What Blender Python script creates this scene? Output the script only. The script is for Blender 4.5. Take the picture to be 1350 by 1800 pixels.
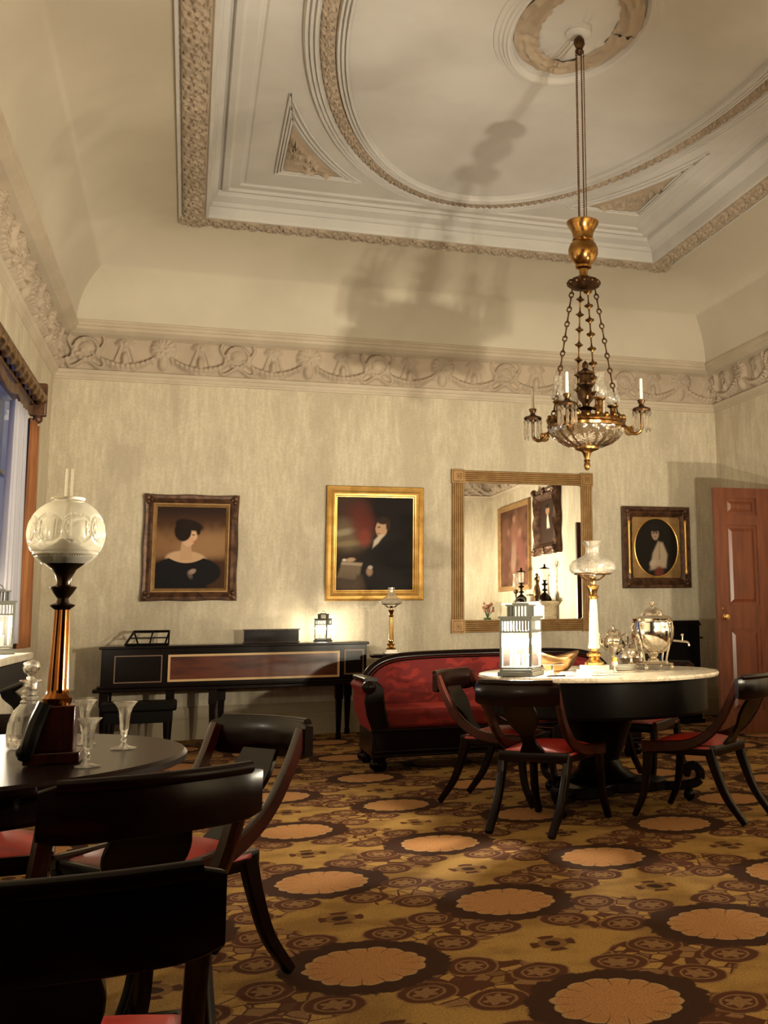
import bpy, bmesh, math, random
import numpy as np
from mathutils import Vector, Matrix
PI = math.pi; TAU = 2*PI
sc = bpy.context.scene
for o in list(bpy.data.objects): bpy.data.objects.remove(o)

# ---------------------------------------------------------------- camera, world, exposure
cam_d = bpy.data.cameras.new('camera'); cam = bpy.data.objects.new('camera', cam_d); sc.collection.objects.link(cam)
sc.camera = cam
cam_d.sensor_fit = 'AUTO'; cam_d.sensor_width = 36.0
cam_d.lens = 1867.3/1800*36
cam_d.shift_x = -(972.85-675)/1800; cam_d.shift_y = (795.7-900)/1800
cam_d.clip_start = .02
yaw, pitch, roll = math.radians(18.884), math.radians(8.74), math.radians(-.793)
fw = Vector((math.sin(yaw)*math.cos(pitch), math.cos(yaw)*math.cos(pitch), math.sin(pitch)))
r0 = Vector((math.cos(yaw), -math.sin(yaw), 0)); u0 = r0.cross(fw)
rt = r0*math.cos(roll)+u0*math.sin(roll); up = -r0*math.sin(roll)+u0*math.cos(roll)
cam.matrix_world = Matrix(((rt.x, up.x, -fw.x, 0), (rt.y, up.y, -fw.y, 0), (rt.z, up.z, -fw.z, 1.03), (0, 0, 0, 1)))
w = bpy.data.worlds.new('dusk'); sc.world = w; w.use_nodes = True
w.node_tree.nodes['Background'].inputs[0].default_value = (.03, .14, .62, 1)
w.node_tree.nodes['Background'].inputs[1].default_value = .38
vs = sc.view_settings
vs.view_transform = 'Standard'; vs.look = 'None'; vs.gamma = 1; vs.use_curve_mapping = False
vs.exposure = 1.3
sc.cycles.max_bounces = 8; sc.cycles.diffuse_bounces = 4; sc.cycles.glossy_bounces = 4
sc.cycles.transmission_bounces = 8; sc.cycles.transparent_max_bounces = 24
sc.cycles.caustics_reflective = False; sc.cycles.caustics_refractive = False
sc.cycles.sample_clamp_indirect = 2.0; sc.cycles.sample_clamp_direct = 0
WARM = (1.0, .88, .68)
E_TABLE, E_SPINET, E_SIDE, E_PIER, E_FILL_LEFT, E_FILL_RIGHT = 50.0, 6.5, 500.0, 12.0, 12.0, 240.0     # candle lanterns, watts; last two are added unseen fill lights
# ---------------------------------------------------------------- helpers
class G:
    def __init__(s): s.bm = bmesh.new()
    def box(s, c, d, rz=0, taper=1.0, rx=0):
        vs_ = []
        M = Matrix.Translation(c) @ Matrix.Rotation(rz, 4, 'Z') @ Matrix.Rotation(rx, 4, 'X')
        for k in (-1, 1):
            t = taper if k > 0 else 1
            for x, y in ((-1, -1), (1, -1), (1, 1), (-1, 1)):
                vs_.append(s.bm.verts.new(M @ Vector((x*d[0]/2*t, y*d[1]/2*t, k*d[2]/2))))
        for f in ((3, 2, 1, 0), (4, 5, 6, 7), (0, 1, 5, 4), (1, 2, 6, 5), (2, 3, 7, 6), (3, 0, 4, 7)):
            s.bm.faces.new([vs_[i] for i in f])
        return s
    def lathe(s, prof, c=(0, 0, 0), seg=32, mod=None, M=None, caps=True):
        rings = []
        for k, (r, z) in enumerate(prof):
            ring = []
            for i in range(seg):
                a = TAU*i/seg
                rr = max(r, 1e-5)*(mod(a, k/(len(prof)-1)) if mod else 1)
                p = Vector((rr*math.cos(a), rr*math.sin(a), z))
                if M: p = M @ p
                ring.append(s.bm.verts.new(p+Vector(c)))
            rings.append(ring)
        for a, b in zip(rings, rings[1:]):
            for i in range(seg):
                j = (i+1) % seg
                s.bm.faces.new((a[i], a[j], b[j], b[i]))
        if caps:
            s.bm.faces.new(rings[0][::-1]); s.bm.faces.new(rings[-1])
        return s
    def sweep(s, pts, sec, side=None, closed=False, scale=None, caps=True):
        pts = [Vector(p) for p in pts]; n = len(pts); rings = []
        for i, p in enumerate(pts):
            if closed: t = pts[(i+1) % n]-pts[i-1]
            else: t = pts[min(i+1, n-1)]-pts[max(i-1, 0)]
            t.normalize()
            ref = Vector(side) if side is not None else (Vector((0, 0, 1)) if abs(t.z) < .9 else Vector((1, 0, 0)))
            b = t.cross(ref)
            if b.length < 1e-6: b = t.orthogonal()
            b.normalize(); a = b.cross(t)
            k = scale[i] if scale else 1
            kx, ky = (k if isinstance(k, tuple) else (k, k))
            rings.append([s.bm.verts.new(p+a*(u*kx)+b*(v*ky)) for u, v in sec])
        m = len(sec)
        for i in range(n if closed else n-1):
            A, B = rings[i], rings[(i+1) % n]
            for q in range(m):
                s.bm.faces.new((A[q], A[(q+1) % m], B[(q+1) % m], B[q]))
        if caps and not closed:
            s.bm.faces.new(rings[0][::-1]); s.bm.faces.new(rings[-1])
        return s
    def tube(s, pts, r, seg=8, closed=False, scale=None):
        return s.sweep(pts, [(r*math.cos(TAU*i/seg), r*math.sin(TAU*i/seg)) for i in range(seg)], closed=closed, scale=scale)
    def grid(s, nu, nv, f, wrap=False):
        V = [[s.bm.verts.new(f(i/(nu-1 if not wrap else nu), j/(nv-1))) for j in range(nv)] for i in range(nu)]
        for i in range(nu if wrap else nu-1):
            for j in range(nv-1):
                k = (i+1) % nu
                s.bm.faces.new((V[i][j], V[k][j], V[k][j+1], V[i][j+1]))
        return s
    def prism(s, poly, M, h):
        lo = [s.bm.verts.new(M @ Vector((x, y, 0))) for x, y in poly]
        hi = [s.bm.verts.new(M @ Vector((x, y, h))) for x, y in poly]
        n = len(poly)
        s.bm.faces.new(lo[::-1]); s.bm.faces.new(hi)
        for i in range(n): s.bm.faces.new((lo[i], lo[(i+1) % n], hi[(i+1) % n], hi[i]))
        return s
    def ball(s, c, r, seg=12, sz=1.0):
        n = max(5, seg//2)
        return s.lathe([(r*math.sin(PI*(k+.001)/n*1.0), -r*sz*math.cos(PI*k/n)) for k in range(n+1)], c, seg)
    def done(s, name, mat, parent=None, smooth=40, bevel=0, loc=None, seg=2):
        bmesh.ops.recalc_face_normals(s.bm, faces=s.bm.faces[:])
        me = bpy.data.meshes.new(name); s.bm.to_mesh(me); s.bm.free()
        for m in (mat if isinstance(mat, (list, tuple)) else [mat]): me.materials.append(m)
        if smooth:
            me.polygons.foreach_set('use_smooth', [True]*len(me.polygons))
            me.set_sharp_from_angle(angle=math.radians(smooth))
        o = bpy.data.objects.new(name, me); sc.collection.objects.link(o)
        if parent: o.parent = parent
        if loc: o.location = loc
        if bevel:
            b = o.modifiers.new('bevel', 'BEVEL'); b.width = bevel; b.segments = seg; b.limit_method = 'ANGLE'
        return o
def tag(o, label=None, cat=None, group=None, kind=None):
    if label: o['label'] = label
    if cat: o['category'] = cat
    if group: o['group'] = group
    if kind: o['kind'] = kind
    return o
def T(name, label, cat, loc=(0, 0, 0), rz=0, group=None):
    o = bpy.data.objects.new(name, None); sc.collection.objects.link(o)
    o.empty_display_size = .1; o.location = loc; o.rotation_euler = (0, 0, rz)
    return tag(o, label, cat, group)
def struct(o): o['kind'] = 'structure'; return o
def copy_tree(src, loc, rz, label, group=None):
    kids = [c for c in bpy.data.objects if c.parent == src]
    r = src.copy(); sc.collection.objects.link(r); r.location = loc; r.rotation_euler = (0, 0, rz); r['label'] = label
    if group: r['group'] = group
    for c in kids:
        d = c.copy(); sc.collection.objects.link(d); d.parent = r
        for g in [x for x in bpy.data.objects if x.parent == c]:
            e = g.copy(); sc.collection.objects.link(e); e.parent = d
    return r
def bez(ctrl, n=10):
    # Catmull-Rom through the control points
    P = [Vector(c) for c in ctrl]; P = [P[0]*2-P[1]]+P+[P[-1]*2-P[-2]]; out = []
    for i in range(1, len(P)-2):
        for k in range(n):
            t = k/n
            out.append(.5*((2*P[i])+(P[i+1]-P[i-1])*t+(2*P[i-1]-5*P[i]+4*P[i+1]-P[i+2])*t*t+(3*P[i]-P[i-1]-3*P[i+1]+P[i+2])*t**3))
    out.append(P[-2]); return out
def rsec(a, b, k=.3):
    # rounded rectangle section, full sizes a x b
    x, y = a/2, b/2; c = min(x, y)*k
    return [(x, -y+c), (x, y-c), (x-c, y), (-x+c, y), (-x, y-c), (-x, -y+c), (-x+c, -y), (x-c, -y)]
# ---------------------------------------------------------------- node expressions and materials
class N:
    def __init__(s, nt, sock): s.nt, s.s = nt, sock
    def op(s, op, *b, clamp=False):
        n = s.nt.nodes.new('ShaderNodeMath'); n.operation = op; n.use_clamp = clamp
        for i, v in enumerate((s,)+b):
            if isinstance(v, N): s.nt.links.new(v.s, n.inputs[i])
            else: n.inputs[i].default_value = v
        return N(s.nt, n.outputs[0])
    def __add__(s, b): return s.op('ADD', b)
    def __sub__(s, b): return s.op('SUBTRACT', b)
    def __mul__(s, b): return s.op('MULTIPLY', b)
    def __truediv__(s, b): return s.op('DIVIDE', b)
    def step(s, lo, hi):      # 0 below lo, 1 above hi
        n = s.nt.nodes.new('ShaderNodeMapRange'); n.interpolation_type = 'SMOOTHSTEP'
        s.nt.links.new(s.s, n.inputs[0])
        if lo < hi: n.inputs[1].default_value = lo; n.inputs[2].default_value = hi; n.inputs[3].default_value = 0; n.inputs[4].default_value = 1
        else: n.inputs[1].default_value = hi; n.inputs[2].default_value = lo; n.inputs[3].default_value = 1; n.inputs[4].default_value = 0
        return N(s.nt, n.outputs[0])
def mixc(nt, f, a, b):
    n = nt.nodes.new('ShaderNodeMix'); n.data_type = 'RGBA'
    for i, v in ((0, f), (6, a), (7, b)):
        if isinstance(v, N): nt.links.new(v.s, n.inputs[i])
        elif isinstance(v, (int, float)): n.inputs[i].default_value = v
        else: n.inputs[i].default_value = (*v, 1)
    return N(nt, n.outputs[2])
def newmat(name, base=(.5, .5, .5), rough=.5, metal=0, spec=.5, coat=0, coat_r=.05):
    m = bpy.data.materials.new(name); m.use_nodes = True
    b = m.node_tree.nodes['Principled BSDF']
    b.inputs['Base Color'].default_value = (*base, 1); b.inputs['Roughness'].default_value = rough
    b.inputs['Metallic'].default_value = metal; b.inputs['Specular IOR Level'].default_value = spec
    b.inputs['Coat Weight'].default_value = coat; b.inputs['Coat Roughness'].default_value = coat_r
    return m, m.node_tree, b
def coords(nt, scale=(1, 1, 1), kind='Object'):
    t = nt.nodes.new('ShaderNodeTexCoord'); mp = nt.nodes.new('ShaderNodeMapping')
    mp.inputs['Scale'].default_value = scale; nt.links.new(t.outputs[kind], mp.inputs[0])
    return mp.outputs[0]
def noise(nt, vec, scale, detail=3, rough=.5, dist=0):
    n = nt.nodes.new('ShaderNodeTexNoise'); n.inputs['Scale'].default_value = scale
    n.inputs['Detail'].default_value = detail; n.inputs['Roughness'].default_value = rough; n.inputs['Distortion'].default_value = dist
    nt.links.new(vec, n.inputs['Vector']); return N(nt, n.outputs['Fac'])
def voro(nt, vec, scale, feature='F1', out='Distance'):
    n = nt.nodes.new('ShaderNodeTexVoronoi'); n.feature = feature; n.inputs['Scale'].default_value = scale
    nt.links.new(vec, n.inputs['Vector']); return N(nt, n.outputs[out])
def bump(nt, b, h, strength=.3, dist=.01):
    n = nt.nodes.new('ShaderNodeBump'); n.inputs['Strength'].default_value = strength; n.inputs['Distance'].default_value = dist
    nt.links.new(h.s, n.inputs['Height']); nt.links.new(n.outputs[0], b.inputs['Normal'])
def setc(nt, b, c): nt.links.new(c.s, b.inputs['Base Color'])
def tinted(name, c1, c2, scale=(1, 1, 1), ns=3, lo=.35, hi=.65, rough=.5, metal=0, spec=.5, coat=0, coat_r=.05, bmp=0, bd=.004, detail=4, dist=0, bscale=None):
    m, nt, b = newmat(name, c1, rough, metal, spec, coat, coat_r)
    v = coords(nt, scale); n = noise(nt, v, ns, detail, .55, dist)
    setc(nt, b, mixc(nt, n.step(lo, hi), c1, c2))
    if bmp: bump(nt, b, noise(nt, coords(nt), bscale or ns*4, 4), bmp, bd)
    return m
M = {}
M['wallpaper'] = None
def mk_wall():
    m, nt, b = newmat('wallpaper', rough=.75, spec=.25)
    v = coords(nt); v2 = coords(nt, (6, 6, .9)); v3 = coords(nt, (1, 1, .35))
    a = noise(nt, v2, 5, 5, .6).step(.35, .68); c = noise(nt, v3, 3.6, 5, .65).step(.42, .62); d = noise(nt, v, 45, 2).step(.3, .7)
    base = mixc(nt, a, (.545, .475, .355), (.64, .57, .435))
    base = mixc(nt, c*.75, base, (.45, .385, .285)); base = mixc(nt, d*.2, base, (.30, .26, .19))
    setc(nt, b, base); bump(nt, b, noise(nt, v, 60, 3), .12, .003); return m
M['wallpaper'] = mk_wall()
M['cove'] = tinted('cove_plaster', (.60, .545, .45), (.53, .48, .39), ns=.8, rough=.7, spec=.3, bmp=.06, bscale=30)
M['plaster'] = tinted('white_plaster', (.63, .615, .60), (.56, .545, .53), ns=1.2, rough=.65, spec=.3, bmp=.05, bscale=25)
M['relief'] = tinted('aged_plaster_relief', (.45, .365, .28), (.39, .315, .24), ns=3, rough=.7, spec=.3, bmp=.1, bscale=80)
M['cornice'] = tinted('cream_cornice', (.54, .46, .36), (.47, .40, .31), ns=3, rough=.65, spec=.3)
M['hall'] = newmat('unlit_hall_dark', (.05, .04, .03), .8)[0]  # dark colour stands in for an unlit hall and cuts bounced light
M['panelwood'] = tinted('figured_mahogany', (.13, .03, .012), (.05, .01, .005), (1, 1, 5), ns=3, rough=.25, spec=.35, coat=.25)
M['basket'] = tinted('tarnished_silver', (.36, .21, .10), (.22, .12, .05), ns=12, rough=.3, metal=1)
M['creamcol'] = newmat('cream_alabaster', (.58, .46, .28), .3, 0, .4)[0]
M['dado'] = tinted('painted_baseboard', (.36, .29, .19), (.30, .24, .15), ns=2, rough=.5)
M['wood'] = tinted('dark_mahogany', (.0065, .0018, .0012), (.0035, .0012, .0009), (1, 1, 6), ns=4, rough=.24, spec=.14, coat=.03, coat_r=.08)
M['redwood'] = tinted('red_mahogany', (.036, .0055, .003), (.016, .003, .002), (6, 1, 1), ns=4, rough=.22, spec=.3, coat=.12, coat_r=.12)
M['black'] = tinted('ebonised_wood', (.004, .003, .0025), (.003, .0022, .002), ns=4, rough=.3, spec=.12, coat=.02, coat_r=.15)
M['doorwood'] = tinted('door_mahogany', (.115, .028, .008), (.075, .017, .005), (1.2, 1.2, .18), ns=14, rough=.42, spec=.4, coat=.2, coat_r=.3, detail=6)
M['inlay'] = newmat('satinwood_inlay', (.62, .40, .17), .35)[0]
M['brass'] = tinted('old_gilt_bronze', (.30, .165, .055), (.15, .075, .025), ns=22, rough=.33, metal=1)
M['bronze'] = tinted('dark_bronze', (.13, .07, .03), (.06, .03, .015), ns=30, rough=.4, metal=.9)
M['brightbrass'] = tinted('polished_brass', (.78, .50, .20), (.66, .40, .14), ns=8, rough=.16, metal=1)
M['column'] = tinted('lacquered_bronze', (.22, .08, .018), (.12, .04, .010), ns=6, rough=.14, metal=1)
M['darkbronze'] = newmat('blackened_bronze', (.03, .017, .009), .25, .9)[0]
M['gilt'] = tinted('bright_gilt', (.72, .42, .12), (.56, .31, .075), ns=10, rough=.36, metal=.75, spec=.5)
M['oldgilt'] = tinted('reeded_old_gilt', (.33, .19, .07), (.25, .135, .045), ns=12, rough=.5, metal=.3)
M['darkgilt'] = tinted('dark_gilt_frame', (.115, .052, .024), (.045, .018, .009), ns=16, rough=.42, metal=.3, bmp=.4, bscale=60)
M['silver'] = tinted('polished_silver', (.86, .80, .70), (.78, .70, .58), ns=6, rough=.09, metal=1)
M['urngilt'] = tinted('rubbed_gilt', (.44, .25, .08), (.33, .17, .05), ns=14, rough=.22, metal=1)
M['chrome'] = newmat('bright_metal', (.9, .86, .8), .12, 1)[0]
M['leather'] = tinted('red_seat_leather', (.36, .022, .012), (.28, .015, .009), ns=14, rough=.42, spec=.5, bmp=.15, bscale=90)
M['wax'] = newmat('candle_wax', (.85, .80, .66), .45)[0]
M['lantern'] = newmat('grey_enamel', (.10, .10, .085), .4, .2)[0]
M['cloth_white'] = newmat('white_linen', (.8, .76, .68), .8)[0]
M['china'] = newmat('white_china', (.82, .76, .66), .2, 0, .5, .5)[0]
M['canvas_dark'] = newmat('dark_canvas', (.01, .008, .006), .4)[0]
M['green'] = tinted('green_leaves', (.03, .06, .02), (.06, .09, .03), ns=20, rough=.5)
M['petal'] = newmat('dried_petals', (.25, .10, .06), .7)[0]
def mk_marble():
    m, nt, b = newmat('veined_marble', rough=.22, spec=.5, coat=.3)
    v = coords(nt); n = noise(nt, v, 5, 8, .6, 1.5)
    e = (n-.5).op('ABSOLUTE').step(.0, .05)
    setc(nt, b, mixc(nt, e, (.55, .46, .33), (.74, .66, .52))); return m
M['marble'] = mk_marble()
def mk_damask():
    m, nt, b = newmat('crimson_damask', rough=.75, spec=.25)
    b.inputs['Sheen Weight'].default_value = .3; b.inputs['Sheen Tint'].default_value = (.8, .1, .08, 1)
    v = coords(nt)
    wv = nt.nodes.new('ShaderNodeTexWave'); wv.wave_type = 'RINGS'; wv.inputs['Scale'].default_value = 4.6
    wv.inputs['Distortion'].default_value = 9; wv.inputs['Detail'].default_value = 2.5; wv.inputs['Detail Scale'].default_value = 1.8
    nt.links.new(v, wv.inputs['Vector'])
    a = N(nt, wv.outputs['Fac']).step(.45, .6); c = noise(nt, v, 7, 3).step(.42, .58)
    setc(nt, b, mixc(nt, a*c, (.115, .007, .006), (.20, .014, .009))); return m
M['damask'] = mk_damask()
def glassy(name, tint=(1, 1, 1), body=.08, gl=.12, rough=.03, trans_col=(.97, .97, .95), bodycol=(.8, .76, .66), real=0.0, ior=1.5, bumpy=0):
    m = bpy.data.materials.new(name); m.use_nodes = True; nt = m.node_tree; nt.nodes.clear()
    out = nt.nodes.new('ShaderNodeOutputMaterial')
    tr = nt.nodes.new('ShaderNodeBsdfTransparent'); tr.inputs[0].default_value = (*trans_col, 1)
    g = nt.nodes.new('ShaderNodeBsdfGlossy'); g.inputs['Roughness'].default_value = rough; g.inputs[0].default_value = (*tint, 1)
    d = nt.nodes.new('ShaderNodeBsdfDiffuse'); d.inputs[0].default_value = (*bodycol, 1)
    t2 = nt.nodes.new('ShaderNodeBsdfTranslucent'); t2.inputs[0].default_value = (*bodycol, 1)
    md = nt.nodes.new('ShaderNodeMixShader'); md.inputs[0].default_value = .5
    nt.links.new(d.outputs[0], md.inputs[1]); nt.links.new(t2.outputs[0], md.inputs[2])
    m1 = nt.nodes.new('ShaderNodeMixShader'); m1.inputs[0].default_value = body
    nt.links.new(tr.outputs[0], m1.inputs[1]); nt.links.new(md.outputs[0], m1.inputs[2])
    lw = nt.nodes.new('ShaderNodeLayerWeight'); lw.inputs[0].default_value = .35
    f = (N(nt, lw.outputs['Facing'])*(gl*2.2)+gl*.4).op('MINIMUM', 1.0)
    m2 = nt.nodes.new('ShaderNodeMixShader'); nt.links.new(f.s, m2.inputs[0])
    nt.links.new(m1.outputs[0], m2.inputs[1]); nt.links.new(g.outputs[0], m2.inputs[2])
    last = m2
    if real:
        rg = nt.nodes.new('ShaderNodeBsdfGlass'); rg.inputs['IOR'].default_value = ior; rg.inputs['Roughness'].default_value = .02
        m3 = nt.nodes.new('ShaderNodeMixShader'); m3.inputs[0].default_value = real
        nt.links.new(m2.outputs[0], m3.inputs[1]); nt.links.new(rg.outputs[0], m3.inputs[2]); last = m3
    if bumpy:
        bn = nt.nodes.new('ShaderNodeBump'); bn.inputs['Strength'].default_value = bumpy; bn.inputs['Distance'].default_value = .004
        h = voro(nt, coords(nt), 60, 'F1'); nt.links.new(h.s, bn.inputs['Height'])
        nt.links.new(bn.outputs[0], g.inputs['Normal']); nt.links.new(bn.outputs[0], d.inputs['Normal'])
    nt.links.new(last.outputs[0], out.inputs[0]); return m
M['pane'] = glassy('clear_pane', body=.004, gl=.05)
M['shade'] = glassy('etched_glass', body=.22, gl=.3, rough=.12, bodycol=(.85, .80, .68), bumpy=.5)
M['globe'] = glassy('frosted_globe', body=.50, gl=.22, rough=.10, bodycol=(.86, .82, .70))
M['chimney'] = glassy('clear_chimney', body=.06, gl=.16)
M['crystal'] = glassy('cut_crystal', body=.015, gl=.32, rough=.02, real=.6)
M['facet'] = glassy('cut_bowl_glass', body=.30, gl=.55, rough=.05, trans_col=(.8, .72, .6), bodycol=(.50, .38, .24), bumpy=.6)
def mk_sheer():
    m = glassy('sheer_curtain', body=.75, gl=0, bodycol=(.72, .70, .72)); return m
M['sheer'] = mk_sheer()
M['drape'] = tinted('brown_drape', (.30, .115, .035), (.20, .07, .02), (8, 8, .6), ns=3, rough=.8)
M['mirror'] = newmat('silvered_glass', (.93, .93, .90), .0, 1)[0]
def emis(name, col, s):
    m = bpy.data.materials.new(name); m.use_nodes = True; nt = m.node_tree; nt.nodes.clear()
    e = nt.nodes.new('ShaderNodeEmission'); e.inputs[0].default_value = (*col, 1); e.inputs[1].default_value = s
    o = nt.nodes.new('ShaderNodeOutputMaterial'); nt.links.new(e.outputs[0], o.inputs[0]); return m
M['flame'] = emis('candle_flame', (1, .72, .36), 60)
def mk_vcol(name, rough=.6, coat=.0):
    m, nt, b = newmat(name, rough=rough, spec=.12, coat=coat, coat_r=.2)
    a = nt.nodes.new('ShaderNodeVertexColor'); a.layer_name = 'paint'; nt.links.new(a.outputs[0], b.inputs['Base Color']); return m
M['paint'] = mk_vcol('oil_paint')
# ---------------------------------------------------------------- carpet
def mk_carpet():
    m, nt, b = newmat('medallion_carpet', rough=.95, spec=.1)
    tc = nt.nodes.new('ShaderNodeTexCoord'); sp = nt.nodes.new('ShaderNodeSeparateXYZ')
    nz = nt.nodes.new('ShaderNodeTexNoise'); nz.inputs['Scale'].default_value = 9; nz.inputs['Detail'].default_value = 2
    nt.links.new(tc.outputs['Object'], nz.inputs['Vector'])
    vm = nt.nodes.new('ShaderNodeVectorMath'); vm.operation = 'MULTIPLY_ADD'
    vm.inputs[1].default_value = (.035, .035, 0); nt.links.new(nz.outputs['Color'], vm.inputs[0]); nt.links.new(tc.outputs['Object'], vm.inputs[2])
    nt.links.new(vm.outputs[0], sp.inputs[0])
    PX, PY, X0, Y0 = 1.195, 1.09, 1.137+.0175, 3.94+.0175
    x, y = N(nt, sp.outputs[0]), N(nt, sp.outputs[1])
    u = (x-X0)/PX; v = (y-Y0)/PY
    def cell(off_u, off_v, k=1.0):
        a = (u*k)+off_u; c = (v*k)+off_v
        du = (a-a.op('ROUND'))*(PX/k); dv = (c-c.op('ROUND'))*(PY/k)
        r = (du*du+dv*dv).op('SQRT'); return du, dv, r
    ax, ay, ra = cell(0, 0); bx, by, rb = cell(.5, .5)
    pick = ra.op('LESS_THAN', rb); inv = pick.op('MULTIPLY_ADD', -1.0, 1.0)
    mx = ax*pick+bx*inv; my = ay*pick+by*inv; r = ra.op('MINIMUM', rb)
    th = my.op('ARCTAN2', mx)
    field, gold2 = (.40, .235, .068), (.27, .15, .042)
    dark, redb, tan, orange, tan2 = (.040, .014, .006), (.085, .027, .010), (.42, .25, .11), (.42, .20, .075), (.25, .135, .055)
    fine = noise(nt, tc.outputs['Object'], 5, 3)
    col = mixc(nt, fine.step(.4, .65), field, gold2)
    # scrolling flowers between neighbouring medallions
    q1 = cell(.5, .5, 2)[2]
    vec = tc.outputs['Object']
    pet = voro(nt, vm.outputs[0], 17, 'DISTANCE_TO_EDGE'); pc = voro(nt, vm.outputs[0], 17, 'F1', 'Color')
    wob = noise(nt, vec, 11, 2)
    region = (q1+(wob-.5)*.16).step(.225, .19)
    sepc = nt.nodes.new('ShaderNodeSeparateColor'); nt.links.new(pc.s, sepc.inputs[0])
    petal = mixc(nt, N(nt, sepc.outputs[0]).step(.35, .5), redb, tan2)
    petal = mixc(nt, N(nt, sepc.outputs[1]).step(.62, .7), petal, field)
    petal = mixc(nt, pet.step(.08, .03), petal, redb)
    col = mixc(nt, region, col, petal)
    # eight circlets round each medallion
    k = ((th-PI/8)/(PI/4)).op('ROUND'); dth = th-PI/8-k*(PI/4)
    cx = r*dth.op('COSINE')-.325; cy = r*dth.op('SINE'); rc = (cx*cx+cy*cy*.82).op('SQRT')
    ca = cy.op('ARCTAN2', cx)
    star = (ca*6.0).op('COSINE')*.008
    col = mixc(nt, rc.step(.086, .080), col, tan2)
    col = mixc(nt, rc.step(.080, .074), col, redb)
    col = mixc(nt, rc.step(.056, .051), col, tan2)
    col = mixc(nt, rc.step(.048, .044), col, redb)
    col = mixc(nt, (rc+star).step(.036, .030), col, tan2)
    # medallion
    wob2 = (th*13.0).op('SINE')*.006+(noise(nt, vec, 30, 3)-.5)*.06
    col = mixc(nt, (r+wob2).step(.262, .250), col, dark)
    lob = (th*8.0).op('COSINE').op('ABSOLUTE')
    rr = r-lob*.012
    col = mixc(nt, rr.step(.172, .168), col, tan)
    col = mixc(nt, rr.step(.161, .154), col, orange)
    spoke = (th*8.0).op('COSINE').op('ABSOLUTE')
    col = mixc(nt, (spoke.step(.16, .04)*r.step(.09, .15)*r.step(.19, .18))*.7, col, dark)
    col = mixc(nt, noise(nt, vec, 30, 2).step(.55, .7)*r.step(.16, .12)*.5, col, tan)
    # small rosettes in the open field
    s1 = cell(.5, 0); s2 = cell(0, .5)
    pk = s1[2].op('LESS_THAN', s2[2]); iv = pk.op('MULTIPLY_ADD', -1.0, 1.0)
    sr = s1[2].op('MINIMUM', s2[2]); st = (s1[1]*pk+s2[1]*iv).op('ARCTAN2', s1[0]*pk+s2[0]*iv)
    dots = (st*4.0).op('COSINE').step(-.3, .1)
    col = mixc(nt, sr.step(.082, .077)*sr.step(.048, .053)*dots, col, redb)
    col = mixc(nt, sr.step(.058, .054)*.5, col, redb)
    col = mixc(nt, sr.step(.030, .026), col, dark)
    col = mixc(nt, noise(nt, vec, 160, 2).step(.35, .75)*.45, col, (.03, .014, .007))
    setc(nt, b, col); bump(nt, b, noise(nt, vec, 300, 2), .5, .004)
    return m
M['carpet'] = mk_carpet()
# ---------------------------------------------------------------- the room
XL, XR, YF, YB = -1.21, 5.32, 1.10, 10.14
FZ0, FZ1 = 3.26, 3.60
R0 = (XL, YF, XR, YB)                       # walls
R1 = (-.175, 1.90, 4.32, 9.19)              # outer edge of the ceiling border
def rect(R, i): return (R[0]+i, R[1]+i, R[2]-i, R[3]-i)
def ringsweep(loops):
    g = G(); rs = []
    for (a, b_, c, d, z) in loops:
        rs.append([g.bm.verts.new(p) for p in ((a, b_, z), (c, b_, z), (c, d, z), (a, d, z))])
    for A, B in zip(rs, rs[1:]):
        for i in range(4): g.bm.faces.new((A[i], A[(i+1) % 4], B[(i+1) % 4], B[i]))
    return g
def L(R, i, z): return (*rect(R, i), z)
# floor
g = G(); g.box((1.5, 4, -.05), (9, 14, .1)); struct(g.done('floor', M['carpet'], smooth=0))
# walls (each a solid slab)
g = G(); g.box(((XL+XR)/2, YB+.1, 2.35), (XR-XL+.4, .2, 4.7)); struct(g.done('wall_back', M['wallpaper'], smooth=0))
g = G(); g.box((XR+.1, (YF+YB)/2, 2.35), (.2, YB-YF+.4, 4.7)); struct(g.done('wall_right', M['wallpaper'], smooth=0))
WY0, WY1, WZ0, WZ1 = 6.6, 8.85, .35, 2.75
g = G(); xw = XL-.15
g.box((xw, (YF-.2+WY0)/2, 2.35), (.3, WY0-YF+.2, 4.7)); g.box((xw, (YB+.2+WY1)/2, 2.35), (.3, YB+.2-WY1, 4.7))
g.box((xw, (WY0+WY1)/2, WZ0/2), (.3, WY1-WY0, WZ0)); g.box((xw, (WY0+WY1)/2, (WZ1+4.7)/2), (.3, WY1-WY0, 4.7-WZ1))
struct(g.done('wall_left', M['wallpaper'], smooth=0))
g = G()                                      # wall behind the camera with its wide doorway
g.box(((XL-1.05)/2, YF-.1, 2.35), (-1.05-XL, .2, 4.7)); g.box(((1.6+XR)/2, YF-.1, 2.35), (XR-1.6, .2, 4.7)); g.box(((-1.05+1.6)/2, YF-.1, 3.75), (2.65, .2, 1.9))
struct(g.done('wall_front', M['wallpaper'], smooth=0))
g = G(); g.box((-2.55, -.9, 1.7), (.1, 3.8, 3.4)); g.box((4.05, -.9, 1.7), (.1, 3.8, 3.4)); g.box((.75, -2.85, 1.7), (6.7, .1, 3.4)); g.box((.75, -.95, 3.45), (6.7, 3.9, .1))
struct(g.done('wall_hall', M['hall'], smooth=0))
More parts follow.
